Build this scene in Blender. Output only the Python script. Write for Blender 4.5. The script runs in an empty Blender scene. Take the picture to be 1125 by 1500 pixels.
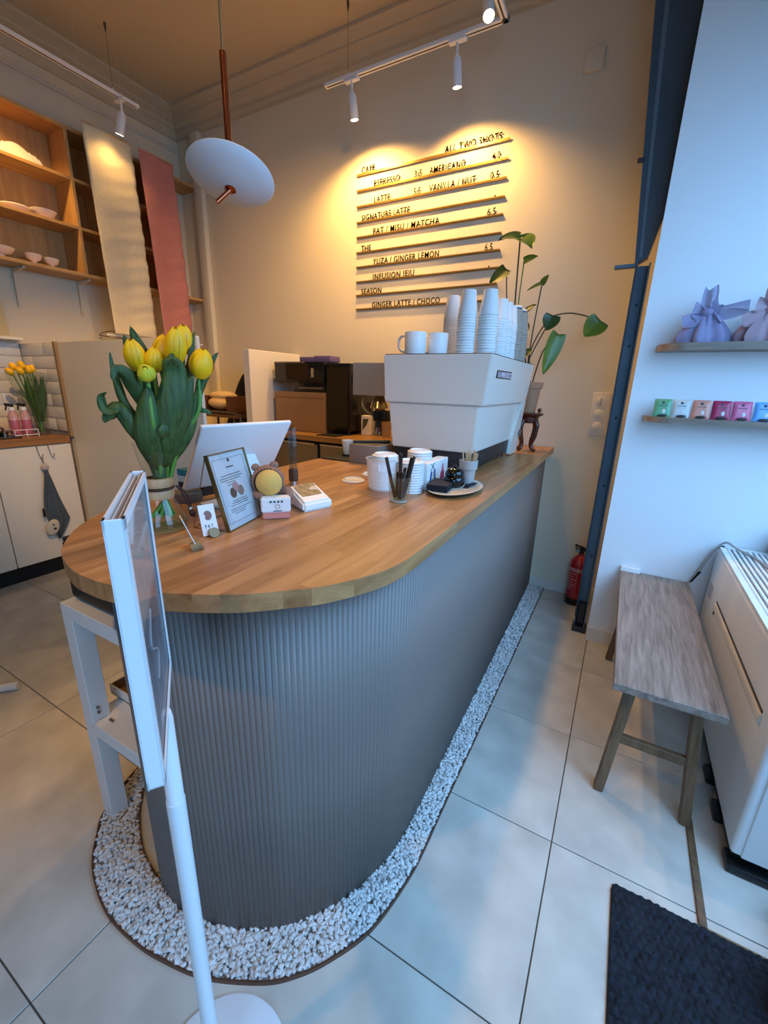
import bpy, bmesh, math, random
from mathutils import Vector, Matrix
random.seed(7)
S = bpy.context.scene
C = S.collection
PI = math.pi

# ---------------------------------------------------------------- camera
cd = bpy.data.cameras.new('camera'); cam = bpy.data.objects.new('camera', cd); C.objects.link(cam)
cd.sensor_fit = 'HORIZONTAL'; cd.sensor_width = 36.0; cd.lens = 36.0*619.319/1125.0
cd.clip_start = 0.02; cd.clip_end = 60
R = ((0.87182549, 0.16203788, -0.46223808), (0.48911937, -0.23766634, 0.8392121), (0.02612572, -0.9577361, -0.28645944))
cam.matrix_world = Matrix(((R[0][0], -R[0][1], -R[0][2], 0), (R[1][0], -R[1][1], -R[1][2], 0), (R[2][0], -R[2][1], -R[2][2], 1.25), (0, 0, 0, 1)))
S.camera = cam
# ---------------------------------------------------------------- view, world, light
S.view_settings.view_transform = 'Standard'; S.view_settings.look = 'None'
S.view_settings.gamma = 1.0; S.view_settings.use_curve_mapping = False
S.view_settings.exposure = -0.1
W = bpy.data.worlds.new('world'); S.world = W; W.use_nodes = True
W.node_tree.nodes['Background'].inputs[0].default_value = (0.24, 0.54, 1.0, 1)
W.node_tree.nodes['Background'].inputs[1].default_value = 0.5
WARM = (1.0, 0.56, 0.16); DAY = (0.26, 0.55, 1.0)
def lamp(name, kind, loc, target, power, color, parent=None, **kw):
    d = bpy.data.lights.new(name, kind); d.energy = power; d.color = color
    for k, v in kw.items(): setattr(d, k, v)
    o = bpy.data.objects.new(name, d); C.objects.link(o)
    o.location = loc
    o.rotation_euler = (Vector(target)-Vector(loc)).to_track_quat('-Z', 'Y').to_euler()
    return o
# daylight through the glazed shopfront on the right of the camera
lamp('window_daylight', 'AREA', (1.30, 0.9, 1.75), (0.3, 1.35, 0.6), 57, DAY, shape='RECTANGLE', size=1.8, size_y=1.7, spread=math.radians(150))
lamp('front_fill', 'AREA', (0.6, -1.66, 1.55), (0.1, 0.9, 0.0), 19, DAY, shape='RECTANGLE', size=1.15, size_y=1.7, spread=math.radians(125))  # added fill lamp behind the camera, coloured like daylight

# ---------------------------------------------------------------- helpers
def lin(h):
    h = h.lstrip('#'); v = [int(h[i:i+2], 16)/255 for i in (0, 2, 4)]
    return tuple(x/12.92 if x <= 0.04045 else ((x+0.055)/1.055)**2.4 for x in v)+(1,)
def M(name, hexc, rough=0.5, metal=0.0, var=0.0, vscale=8.0, bump=0.0, bscale=60.0, emit=None, estr=0, spec=None, alpha=1.0, stretch=(1, 1, 1), coat=0.0, sheen=0.0):
    m = bpy.data.materials.new(name); m.use_nodes = True
    nt = m.node_tree; b = nt.nodes['Principled BSDF']; c = lin(hexc)
    b.inputs['Base Color'].default_value = c; b.inputs['Roughness'].default_value = rough; b.inputs['Metallic'].default_value = metal
    if spec is not None: b.inputs['Specular IOR Level'].default_value = spec
    if coat: b.inputs['Coat Weight'].default_value = coat
    if sheen: b.inputs['Sheen Weight'].default_value = sheen
    if alpha < 1: b.inputs['Alpha'].default_value = alpha
    if emit: b.inputs['Emission Color'].default_value = lin(emit); b.inputs['Emission Strength'].default_value = estr
    if var or bump:
        tc = nt.nodes.new('ShaderNodeTexCoord'); mp = nt.nodes.new('ShaderNodeMapping'); mp.inputs['Scale'].default_value = stretch
        nt.links.new(tc.outputs['Object'], mp.inputs[0])
    if var:
        n = nt.nodes.new('ShaderNodeTexNoise'); n.inputs['Scale'].default_value = vscale; n.inputs['Detail'].default_value = 6
        nt.links.new(mp.outputs[0], n.inputs['Vector'])
        r = nt.nodes.new('ShaderNodeValToRGB'); r.color_ramp.elements[0].position = 0.3; r.color_ramp.elements[1].position = 0.7
        r.color_ramp.elements[0].color = tuple(x*(1-var) for x in c[:3])+(1,); r.color_ramp.elements[1].color = tuple(min(1, x*(1+var)) for x in c[:3])+(1,)
        nt.links.new(n.outputs[0], r.inputs[0]); nt.links.new(r.outputs[0], b.inputs['Base Color'])
    if bump:
        n2 = nt.nodes.new('ShaderNodeTexNoise'); n2.inputs['Scale'].default_value = bscale; n2.inputs['Detail'].default_value = 4
        nt.links.new(mp.outputs[0], n2.inputs['Vector'])
        bp = nt.nodes.new('ShaderNodeBump'); bp.inputs['Strength'].default_value = bump; bp.inputs['Distance'].default_value = 0.004
        nt.links.new(n2.outputs[0], bp.inputs['Height']); nt.links.new(bp.outputs[0], b.inputs['Normal'])
    return m
def wood(name, h1, h2, rough=0.45, axis='Y', stave=None, grain=1.0, coat=0.0, cross='X'):
    """oak with long grain along one axis; stave=(length,width) adds glued staves"""
    m = bpy.data.materials.new(name); m.use_nodes = True
    nt = m.node_tree; L = nt.links.new; b = nt.nodes['Principled BSDF']; b.inputs['Roughness'].default_value = rough
    if coat: b.inputs['Coat Weight'].default_value = coat; b.inputs['Coat Roughness'].default_value = 0.3
    tc = nt.nodes.new('ShaderNodeTexCoord'); mp = nt.nodes.new('ShaderNodeMapping')
    sc = {'X': (1.6, 22, 22), 'Y': (22, 1.6, 22), 'Z': (22, 22, 1.6)}[axis]
    mp.inputs['Scale'].default_value = tuple(s*grain for s in sc); L(tc.outputs['Object'], mp.inputs[0])
    vec = mp.outputs[0]
    if stave:
        sx = nt.nodes.new('ShaderNodeSeparateXYZ'); L(tc.outputs['Object'], sx.inputs[0])
        cb = nt.nodes.new('ShaderNodeCombineXYZ'); L(sx.outputs[axis], cb.inputs[0]); L(sx.outputs[cross], cb.inputs[1])
        br = nt.nodes.new('ShaderNodeTexBrick'); L(cb.outputs[0], br.inputs['Vector'])
        br.inputs['Scale'].default_value = 1.0; br.inputs['Brick Width'].default_value = stave[0]; br.inputs['Row Height'].default_value = stave[1]
        br.inputs['Mortar Size'].default_value = 0.0; br.inputs['Color1'].default_value = (0, 0, 0, 1); br.inputs['Color2'].default_value = (1, 1, 1, 1)
        br.offset = 0.37; br.squash = 1.0; br.inputs['Bias'].default_value = 0.0
        ml = nt.nodes.new('ShaderNodeVectorMath'); ml.operation = 'MULTIPLY'; ml.inputs[1].default_value = (17, 13, 9); L(br.outputs['Color'], ml.inputs[0])
        ad = nt.nodes.new('ShaderNodeVectorMath'); ad.operation = 'ADD'; L(mp.outputs[0], ad.inputs[0]); L(ml.outputs[0], ad.inputs[1]); vec = ad.outputs[0]
    n = nt.nodes.new('ShaderNodeTexNoise'); n.inputs['Scale'].default_value = 1.0; n.inputs['Detail'].default_value = 8; n.inputs['Roughness'].default_value = 0.62; n.inputs['Distortion'].default_value = 0.6
    L(vec, n.inputs['Vector'])
    fac = n.outputs[0]
    if stave:
        mx = nt.nodes.new('ShaderNodeMath'); mx.operation = 'MULTIPLY_ADD'; mx.inputs[1].default_value = 0.15
        sp = nt.nodes.new('ShaderNodeSeparateColor'); L(br.outputs['Color'], sp.inputs[0]); L(sp.outputs[0], mx.inputs[0])
        sb = nt.nodes.new('ShaderNodeMath'); sb.operation = 'SUBTRACT'; L(n.outputs[0], sb.inputs[0]); sb.inputs[1].default_value = 0.075; L(sb.outputs[0], mx.inputs[2]); fac = mx.outputs[0]
    r = nt.nodes.new('ShaderNodeValToRGB'); r.color_ramp.elements[0].position = 0.28; r.color_ramp.elements[1].position = 0.72
    r.color_ramp.elements[0].color = lin(h1); r.color_ramp.elements[1].color = lin(h2)
    L(fac, r.inputs[0]); L(r.outputs[0], b.inputs['Base Color'])
    bp = nt.nodes.new('ShaderNodeBump'); bp.inputs['Strength'].default_value = 0.12; bp.inputs['Distance'].default_value = 0.002; L(n.outputs[0], bp.inputs['Height']); L(bp.outputs[0], b.inputs['Normal'])
    return m
def glass(name, tint='#ffffff', rough=0.02, gloss=0.9):
    m = bpy.data.materials.new(name); m.use_nodes = True; nt = m.node_tree; nt.nodes.clear()
    o = nt.nodes.new('ShaderNodeOutputMaterial'); t = nt.nodes.new('ShaderNodeBsdfTransparent'); t.inputs[0].default_value = lin(tint)
    g = nt.nodes.new('ShaderNodeBsdfGlossy'); g.inputs['Roughness'].default_value = rough
    f = nt.nodes.new('ShaderNodeLayerWeight'); f.inputs[0].default_value = 0.5
    pw = nt.nodes.new('ShaderNodeMath'); pw.operation = 'POWER'; pw.inputs[1].default_value = 3.5; nt.links.new(f.outputs['Facing'], pw.inputs[0])
    ma = nt.nodes.new('ShaderNodeMath'); ma.operation = 'MULTIPLY_ADD'; ma.inputs[1].default_value = gloss*.85; ma.inputs[2].default_value = .06*gloss; nt.links.new(pw.outputs[0], ma.inputs[0])
    mx = nt.nodes.new('ShaderNodeMixShader'); nt.links.new(ma.outputs[0], mx.inputs[0]); nt.links.new(t.outputs[0], mx.inputs[1]); nt.links.new(g.outputs[0], mx.inputs[2])
    nt.links.new(mx.outputs[0], o.inputs[0]); return m
def sheer(name, hexc, alpha):
    m = M(name, hexc, 0.9, alpha=alpha, sheen=0.3); return m

def NB(): return bmesh.new()
def box(bm, a, b, bev=0.0, seg=2):
    x0, x1 = sorted((a[0], b[0])); y0, y1 = sorted((a[1], b[1])); z0, z1 = sorted((a[2], b[2]))
    v = [bm.verts.new(p) for p in ((x0, y0, z0), (x1, y0, z0), (x1, y1, z0), (x0, y1, z0), (x0, y0, z1), (x1, y0, z1), (x1, y1, z1), (x0, y1, z1))]
    fs = [bm.faces.new([v[i] for i in f]) for f in ((0, 3, 2, 1), (4, 5, 6, 7), (0, 1, 5, 4), (1, 2, 6, 5), (2, 3, 7, 6), (3, 0, 4, 7))]
    if bev:
        es = list({e for f in fs for e in f.edges})
        bmesh.ops.bevel(bm, geom=es, offset=bev, segments=seg, affect='EDGES', profile=0.5)
    return bm
def obox(bm, c, size, mat3, bev=0.0):
    t = NB(); box(t, tuple(-s/2 for s in size), tuple(s/2 for s in size), bev)
    merge(bm, t, Matrix.Translation(c) @ mat3.to_4x4()); return bm
def merge(bm, t, mtx=None):
    if mtx is not None: t.transform(mtx)
    me = bpy.data.meshes.new('tmp'); t.to_mesh(me); t.free(); bm.from_mesh(me); bpy.data.meshes.remove(me)
def frame(d):
    d = Vector(d).normalized(); a = Vector((0, 0, 1)) if abs(d.z) < 0.95 else Vector((1, 0, 0))
    u = d.cross(a).normalized(); return u, d.cross(u).normalized(), d
def tube(bm, pts, r, seg=10, cap=True):
    pts = [Vector(p) for p in pts]; n = len(pts); rr = r if isinstance(r, (list, tuple)) else [r]*n
    rings = []; pu = None
    for i, p in enumerate(pts):
        d = (pts[min(i+1, n-1)]-pts[max(i-1, 0)])
        if pu is None: u, w, _ = frame(d)
        else:
            d.normalize(); u = (pu-d*pu.dot(d)).normalized(); w = d.cross(u)
        pu = u
        rings.append([bm.verts.new(p+(u*math.cos(2*PI*k/seg)+w*math.sin(2*PI*k/seg))*rr[i]) for k in range(seg)])
    for a, b in zip(rings, rings[1:]):
        for k in range(seg): bm.faces.new((a[k], a[(k+1) % seg], b[(k+1) % seg], b[k]))
    if cap: bm.faces.new(list(reversed(rings[0]))); bm.faces.new(rings[-1])
    return bm
def lathe(bm, c, prof, seg=24, mat3=None, cap=True):
    c = Vector(c); m3 = mat3 or Matrix.Identity(3); rings = []
    for r, z in prof:
        rings.append([bm.verts.new(c+m3 @ Vector((r*math.cos(2*PI*k/seg), r*math.sin(2*PI*k/seg), z))) for k in range(seg)])
    for a, b in zip(rings, rings[1:]):
        for k in range(seg): bm.faces.new((a[k], a[(k+1) % seg], b[(k+1) % seg], b[k]))
    if cap:
        if prof[0][0] > 1e-5: bm.faces.new(list(reversed(rings[0])))
        if prof[-1][0] > 1e-5: bm.faces.new(rings[-1])
    return bm
def extr(bm, pts, vec):
    vec = Vector(vec); a = [bm.verts.new(p) for p in pts]; b = [bm.verts.new(Vector(p)+vec) for p in pts]; n = len(pts)
    bm.faces.new(list(reversed(a))); bm.faces.new(b)
    for i in range(n): bm.faces.new((a[i], a[(i+1) % n], b[(i+1) % n], b[i]))
    return bm
def prism(bm, p2, z0, z1): return extr(bm, [(x, y, z0) for x, y in p2], (0, 0, z1-z0))
def grid(bm, nu, nv, f, close_u=False):
    g = [[bm.verts.new(f(i/(nu-(0 if close_u else 1)), j/(nv-1))) for j in range(nv)] for i in range(nu)]
    for i in range(nu if close_u else nu-1):
        for j in range(nv-1):
            bm.faces.new((g[i][j], g[(i+1) % nu][j], g[(i+1) % nu][j+1], g[i][j+1]))
    return bm
def sph(bm, c, r, u=16, v=10, sc=(1, 1, 1), mat3=None):
    m = Matrix.Translation(c) @ (mat3.to_4x4() if mat3 else Matrix.Identity(4)) @ Matrix.Diagonal((r*sc[0], r*sc[1], r*sc[2], 1))
    bmesh.ops.create_uvsphere(bm, u_segments=u, v_segments=v, radius=1.0, matrix=m); return bm
def smooth_path(pts, n=8):
    pts = [Vector(p) for p in pts]; out = []
    for i in range(len(pts)-1):
        p0, p1, p2, p3 = pts[max(i-1, 0)], pts[i], pts[i+1], pts[min(i+2, len(pts)-1)]
        for k in range(n):
            t = k/n
            out.append(0.5*((2*p1)+(p2-p0)*t+(2*p0-5*p1+4*p2-p3)*t*t+(3*p1-p0-3*p2+p3)*t**3))
    out.append(pts[-1]); return out
def rotz(a): return Matrix.Rotation(a, 3, 'Z')

OFF = {}
def thing(name, label, cat, loc=(0, 0, 0), group=None):
    o = bpy.data.objects.new(name, None); C.objects.link(o); o.location = loc; o.empty_display_size = 0.05
    o['label'] = label; o['category'] = cat
    if group: o['group'] = group
    OFF[o.name] = Vector(loc); return o
def finish(bm, name, mat, sm):
    bmesh.ops.recalc_face_normals(bm, faces=bm.faces[:])
    me = bpy.data.meshes.new(name); bm.to_mesh(me); bm.free()
    for m in (mat if isinstance(mat, (list, tuple)) else [mat]): me.materials.append(m)
    if sm:
        for p in me.polygons: p.use_smooth = True
        try: me.set_sharp_from_angle(angle=math.radians(sm if sm > 1 else 40))
        except Exception: pass
    return me
def part(name, bm, mat, root, sm=0, label=None, kind=None):
    off = OFF[root.name]
    bm.transform(Matrix.Translation(-off)); me = finish(bm, name, mat, sm)
    o = bpy.data.objects.new(name, me); C.objects.link(o); o.parent = root; OFF[o.name] = off.copy()
    if label: o['label'] = label
    if kind: o['kind'] = kind
    return o
def solo(name, bm, mat, label, cat, sm=0, group=None, kind=None):
    vs = [v.co for v in bm.verts]
    lo = Vector((min(v.x for v in vs), min(v.y for v in vs), min(v.z for v in vs))); hi = Vector((max(v.x for v in vs), max(v.y for v in vs), lo.z))
    loc = (lo+hi)/2; loc.z = lo.z
    bm.transform(Matrix.Translation(-loc)); me = finish(bm, name, mat, sm)
    o = bpy.data.objects.new(name, me); C.objects.link(o); o.location = loc; OFF[o.name] = loc
    o['label'] = label; o['category'] = cat
    if group: o['group'] = group
    if kind: o['kind'] = kind
    return o
def struct(name, bm, mat, sm=0, parent=None):
    me = finish(bm, name, mat, sm); o = bpy.data.objects.new(name, me); C.objects.link(o); OFF[o.name] = Vector((0, 0, 0))
    if parent: o.parent = parent
    else: o['kind'] = 'structure'
    return o
def dup(root, loc, label=None, rz=0.0):
    r = root.copy(); C.objects.link(r); r.location = loc
    if rz: r.rotation_euler = (0, 0, rz)
    if label: r['label'] = label
    for ch in root.children:
        c = ch.copy(); C.objects.link(c); c.parent = r
        for g in ch.children:
            d = g.copy(); C.objects.link(d); d.parent = c
    return r
DG = None
def text_bm(bm, txt, x0, x1, z, mtx, cap=0.036, depth=0.003, width=None):
    """flat lettering as geometry; stretched to the measured width, standing on its base line"""
    cu = bpy.data.curves.new('txt', 'FONT'); cu.body = txt; cu.size = cap/0.69; cu.extrude = depth/2; cu.resolution_u = 3; cu.offset = cu.size*.009; cu.space_character = 1.12
    o = bpy.data.objects.new('txt', cu); C.objects.link(o)
    dg = bpy.context.evaluated_depsgraph_get(); dg.update()
    me = bpy.data.meshes.new_from_object(o.evaluated_get(dg)); bpy.data.objects.remove(o); bpy.data.curves.remove(cu)
    xs = [v.co.x for v in me.vertices]; w = max(xs)-min(xs); s = (x1-x0)/w
    me.transform(Matrix.Diagonal((s, 1, 1, 1)) @ Matrix.Translation((-min(xs), 0, 0)))
    me.transform(mtx @ Matrix.Translation((x0, z, 0)))
    bm.from_mesh(me); bpy.data.meshes.remove(me); return bm
def islands(bm):
    seen = set(); out = []
    for v0 in bm.verts:
        if v0 in seen: continue
        st, comp = [v0], []; seen.add(v0)
        while st:
            v = st.pop(); comp.append(v)
            for e in v.link_edges:
                w = e.other_vert(v)
                if w not in seen: seen.add(w); st.append(w)
        cs = set(comp); nb = bmesh.new(); mp = {v: nb.verts.new(v.co) for v in comp}
        for f in {f for v in comp for f in v.link_faces}:
            try: nb.faces.new([mp[v] for v in f.verts])
            except ValueError: pass
        out.append(nb)
    bm.free(); return out
def basis(o, x, y):
    x = Vector(x).normalized(); y = Vector(y); y = (y-x*y.dot(x)).normalized(); z = x.cross(y)
    return Matrix(((x.x, y.x, z.x, o[0]), (x.y, y.y, z.y, o[1]), (x.z, y.z, z.z, o[2]), (0, 0, 0, 1)))

# ---------------------------------------------------------------- materials
m_wall = M('wall_paint', '#e4d6ba', 0.85, bump=0.05, bscale=90)
m_ceil = M('ceiling_paint', '#cdbb9a', 0.9)
m_trim = M('trim_paint', '#e0d6c6', 0.6)
m_tile = M('floor_tile', '#cbc3b5', 0.48, var=0.17, vscale=6.5, bump=0.03, bscale=50)
m_grout = M('grout', '#5d5750', 0.9)
m_white = M('white_lacquer', '#ecebe8', 0.35)
m_cab = M('cream_lacquer', '#e5dac6', 0.4)
m_whitem = M('white_metal', '#eeeeee', 0.32)
m_machine = M('machine_white', '#dcd6ca', 0.22, spec=0.6)
m_plastic = M('white_plastic', '#e9e7e3', 0.4)
m_paper = M('paper_white', '#eae7e2', 0.75)
m_cup = M('cup_paper', '#e6e2dc', 0.7)
m_black = M('black_plastic', '#0b0b0c', 0.35)
m_blackm = M('black_matte', '#101011', 0.6)
m_dark = M('dark_grey', '#242426', 0.5)
m_counter = M('counter_grey', '#7a6e66', 0.42)
m_oak = wood('oak_worktop', '#8a5a32', '#c8935e', 0.38, 'Y', (0.42, 0.038), coat=0.15)
m_oakb = wood('oak_back_worktop', '#7a5228', '#b5854c', 0.4, 'X', (0.42, 0.045), cross='Y')
m_oakk = wood('oak_kitchen_worktop', '#7a4c1c', '#b07a3c', 0.4, 'Y', (0.42, 0.045))
m_shelf = wood('oak_shelf', '#a77a44', '#cfa468', 0.5, 'Y')
m_shelfv = wood('oak_shelf_upright', '#a77a44', '#cfa468', 0.5, 'Z')
m_bench = wood('bench_wood', '#6b5a4b', '#aa988a', 0.55, 'Y', grain=3.2)
m_benchl = wood('bench_leg_wood', '#543c26', '#85674a', 0.55, 'Z', grain=2.5)
m_wshelf = wood('wall_shelf_wood', '#6e5f52', '#a08c78', 0.5, 'X')
m_wood = wood('light_wood', '#b08457', '#d6b083', 0.5, 'Z')
m_darkwood = wood('dark_red_wood', '#2c0f08', '#541f12', 0.3, 'Z', coat=0.3)
m_steel = M('brushed_steel', '#8f8b86', 0.35, metal=0.9)
m_chrome = M('chrome', '#c8c8c8', 0.12, metal=1.0)
m_slate = M('slate_steel', '#5a6973', 0.5, metal=0.35, var=0.15, vscale=6)
m_slate2 = M('slate_panel', '#3b4852', 0.55, metal=0.2, var=0.15, vscale=5, stretch=(4, 4, 0.5))
m_copper = M('copper', '#b4603f', 0.22, metal=1.0)
m_brass = M('brass', '#8f7650', 0.5, metal=0.3)
m_gold = M('gold_frame', '#9a8353', 0.35, metal=0.9)
m_rail = M('brass_rail', '#b08f50', 0.4, metal=0.6)
m_letter = M('letter_black', '#120e0a', 1.0, spec=0.0)
m_frost = M('frosted_glass', '#dfe3e6', 0.55)
m_pebble = M('pebble_white', '#dcd8d3', 0.75, var=0.16, vscale=30)
m_gravel = M('gravel_ground', '#85817c', 0.9)
m_glass = glass('clear_glass', '#f8fbf7')
m_water = glass('water', '#e6efdf', 0.0, 0.5)
m_acryl = glass('acrylic', '#f6f9fb', 0.03)
m_mat = M('doormat', '#1a2029', 0.95, var=0.7, vscale=70, bump=1.0, bscale=400)
m_linen = M('linen', '#dccdab', 0.95, var=0.08, vscale=60, bump=0.35, bscale=220, stretch=(1, 1, 3))
m_pink = M('pink_linen', '#c47e72', 0.95, var=0.08, vscale=60, bump=0.35, bscale=220, stretch=(1, 1, 3))
m_red = M('extinguisher_red', '#a3141c', 0.25, coat=0.4)
m_ceram = M('ceramic_white', '#efe6d6', 0.3)
m_yel = M('tulip_yellow', '#fbbd02', 0.5, var=0.10, vscale=25)
m_yelg = M('tulip_bud', '#d8cc2e', 0.5, var=0.15, vscale=25)
m_leaf = M('tulip_leaf', '#3a5322', 0.6, var=0.38, vscale=160, stretch=(1, 1, 0.05), bump=.3, bscale=200)
m_stem = M('tulip_stem', '#5d8a2e', 0.45, var=0.1)
m_pleaf = M('plant_leaf', '#5d7424', 0.35, var=0.22, vscale=18)
m_pleafd = M('plant_leaf_dark', '#33491a', 0.35, var=0.22, vscale=18)
m_pstem = M('plant_stem', '#38381f', 0.5)
m_card = M('cardboard', '#9a744c', 0.8, var=0.06)
m_purple = M('purple_box', '#6f5a80', 0.6)
m_towel = M('towel_grey', '#4a555c', 0.95, bump=0.4, bscale=250)
m_lilac = sheer('lilac_organza', '#8d86a4', 0.86)
m_blush = sheer('blush_organza', '#a88a90', 0.88)
m_terra = M('terracotta', '#a67d5e', 0.8)
m_greycer = M('grey_ceramic', '#a8a29b', 0.5)
m_napk = M('navy_napkin', '#171a24', 0.85)
m_choc = M('chocolate_wrap', '#2c1c15', 0.35, var=0.5, vscale=60)
m_straw = M('wood_stick', '#c9a97f', 0.7)
m_ink = M('ink_grey', '#43474c', 0.8)
m_tube = M('grey_tube', '#5c554d', 0.35, metal=0.6)
m_coat = M('black_cloth', '#060607', 0.95)
m_bag = M('blue_grey_cloth', '#2f3c47', 0.9, var=0.15)
m_lens = M('lamp_lens', '#fff2dc', 0.5, emit='#ffe2b0', estr=40)

# ================================================================ STRUCTURE
XL, XR, YB, YF, ZC, YP = -3.49, 1.25, 2.73, -1.6, 3.22, 2.227
bm = NB(); box(bm, (XL-.1, YF-.1, -0.08), (XR+.1, YB+.1, -0.004)); floor = struct('floor', bm, m_grout)
# tiles, each its own piece
gx, gy, g = 0.0117, 0.586, 0.0016
xs = [gx+0.895*k for k in range(-4, 3)]; ys = [gy+0.4505*k for k in range(-5, 6)]
tile_cache = {}
for i in range(len(xs)-1):
    for j in range(len(ys)-1):
        x0, x1, y0, y1 = max(xs[i], XL), min(xs[i+1], XR), max(ys[j], YF), min(ys[j+1], YB)
        if x1-x0 < .02 or y1-y0 < .02: continue
        key = (round(x1-x0, 4), round(y1-y0, 4))
        if key not in tile_cache:
            b_ = NB(); box(b_, (g, g, -0.006), (key[0]-g, key[1]-g, 0.0), 0.0008, 1); tile_cache[key] = finish(b_, 'tile', m_tile, 0)
        o = bpy.data.objects.new('tile', tile_cache[key]); C.objects.link(o); o.parent = floor; o.location = (x0, y0, 0)
bm = NB(); box(bm, (XL-.1, YF-.1, ZC), (XR+.1, YB+.1, ZC+.1)); struct('ceiling', bm, m_ceil)
bm = NB(); box(bm, (XL-.1, YB, -.08), (XR+.1, YB+.12, ZC)); struct('wall_back', bm, m_wall)
bm = NB(); box(bm, (XL-.12, YF-.1, -.08), (XL, YB+.12, ZC)); wall_left = struct('wall_left', bm, m_wall)
bm = NB(); box(bm, (XL-.1, YF-.12, -.08), (0, YF, ZC)); box(bm, (1.2, YF-.12, -.08), (XR+.12, YF, ZC)); box(bm, (0, YF-.12, 2.5), (1.2, YF, ZC)); struct('wall_front', bm, m_slate2)  # unseen wall, dark to cut bounce; its opening added for the fill lamp
bm = NB()
for a, b in (((0, YF-.09, 0), (.05, YF-.03, 2.5)), ((1.15, YF-.09, 0), (1.2, YF-.03, 2.5)), ((0, YF-.09, 2.45), (1.2, YF-.03, 2.5)), ((0, YF-.09, 0), (1.2, YF-.03, .08))): box(bm, a, b)
struct('added_door_1', bm, m_slate)  # unseen door frame, made up to go with the front fill lamp
bm = NB(); box(bm, (XR, 1.98, -.08), (XR+.12, YB+.12, ZC)); box(bm, (XR, YF-.1, -.08), (XR+.12, -.15, ZC)); box(bm, (XR, -.15, 2.72), (XR+.12, 1.98, ZC)); box(bm, (XR, -.15, -.08), (XR+.12, 1.98, .18))
struct('wall_right', bm, m_wall)
bm = NB()
for y in (-.15, .9, 1.94): box(bm, (XR+.03, y, .18), (XR+.09, y+.05, 2.72))
box(bm, (XR+.03, -.15, 2.67), (XR+.09, 1.98, 2.72)); box(bm, (XR+.03, -.15, .18), (XR+.09, 1.98, .23)); struct('window_1', bm, m_slate)
# white pier on the right
bm = NB(); box(bm, (.003, YP, -.02), (XR, YB, ZC)); struct('wall_right_pier', bm, M('pier_paint', '#ebeae8', 0.85, bump=0.05, bscale=90))
bm = NB(); box(bm, (.001, YP-.008, 0), (XR, YP, .078), .002, 1); struct('baseboard_right', bm, m_trim)
bm = NB(); box(bm, (XL, YB-.01, 0), (.003, YB, .075), .002, 1); struct('baseboard_back', bm, m_trim)
# cornice, back and left
prof = [(0, 3.07), (.012, 3.07), (.012, 3.085), (.024, 3.105), (.024, 3.125), (.036, 3.13), (.05, 3.15), (.085, 3.165), (.085, 3.175), (.12, 3.19), (.15, 3.2), (.15, 3.22), (0, 3.22)]
bm = NB(); extr(bm, [(XL, YB-d, z) for d, z in prof], (XR-XL, 0, 0)); struct('trim_1', bm, m_ceil)
bm = NB(); extr(bm, [(XL+d, YF, z) for d, z in prof], (0, YB-YF, 0)); struct('trim_2', bm, m_ceil)
bm = NB(); extr(bm, [(XL, YF, 2.985), (XL+.012, YF, 2.985), (XL+.018, YF, 2.995), (XL+.012, YF, 3.005), (XL, YF, 3.005)], (0, YB-YF, 0)); struct('trim_3', bm, m_trim)
bm = NB(); box(bm, (-3.285, YB-.05, 0), (-3.19, YB, 3.07), .012, 2); struct('trim_4', bm, m_wall, 40)
# slim timber strip in the floor by the bench
bm = NB(); box(bm, (.357, 1.008, -.002), (.376, 1.325, .006), .002, 1); struct('trim_5', bm, m_benchl)
# half-height partition with tiled end
bm = NB(); box(bm, (-3.03, 1.40, 0), (-1.782, 1.418, 1.447), .002, 1); struct('wall_partition', bm, m_cab)
bm = NB(); box(bm, (-3.055, 1.385, .89), (-3.03, 1.46, 1.45), .002, 1); struct('trim_6', bm, wood('edge_strip', '#8a6a44', '#a98758', 0.5, 'Z'))
bm = NB(); box(bm, (XL, 1.40, 0), (-3.055, 1.46, 1.447)); splash = struct('wall_splash', bm, M('tile_grout', '#a89f92', .9))
m_metro = M('metro_tile', '#e2ddd4', 0.18, spec=0.6)
mcache = {}
def metro_tile(w):
    if w not in mcache:
        b_ = NB(); box(b_, (.001, -.008, .001), (w-.001, 0, .0745), .0025, 2); mcache[w] = finish(b_, 'tile', m_metro, 30)
    return bpy.data.objects.new('tile', mcache[w])
for r in range(7):
    x = XL
    for w in ((.29, .145) if r % 2 == 0 else (.145, .29)):
        o = metro_tile(w); C.objects.link(o); o.parent = splash; o.location = (x, 1.40, .918+.0755*r); x += w
    y = 1.392
    for w in ((.29, .29) if r % 2 else (.145, .29, .145)):
        y -= w; o = metro_tile(w); C.objects.link(o); o.parent = wall_left; o.rotation_euler = (0, 0, PI/2); o.location = (XL, y, .918+.0755*r)

# ================================================================ SERVICE COUNTER
ZT, ZB = .922, .889
outer = [(-.345, 2.722), (-.335, 1.7), (-.332, 1.0), (-.331, .78), (-.333, .69), (-.35, .614), (-.396, .525), (-.447, .47), (-.496, .425), (-.56, .386), (-.62, .358), (-.70, .337), (-.76, .332), (-.82, .336), (-.91, .362), (-.97, .396), (-1.04, .45), (-1.10, .52), (-1.155, .62), (-1.185, .74), (-1.192, .9), (-1.195, 1.4), (-1.2, 2.722)]
cpath = [Vector((x, y, 0)) for x, y in outer]
sp = [cpath[0], cpath[1], cpath[2]]+smooth_path(cpath[3:21], 4)[0:]+[cpath[21], cpath[22]]
counter = thing('service_counter', 'long grey fluted counter with rounded end and oak worktop', 'counter', (-.75, 1.5, 0))
bm = NB(); prism(bm, [(p.x, p.y) for p in sp], ZB, ZT)
es = [e for e in bm.edges if abs(e.verts[0].co.z-e.verts[1].co.z) < 1e-6 and e.verts[0].co.z > ZT-.001]
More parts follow.
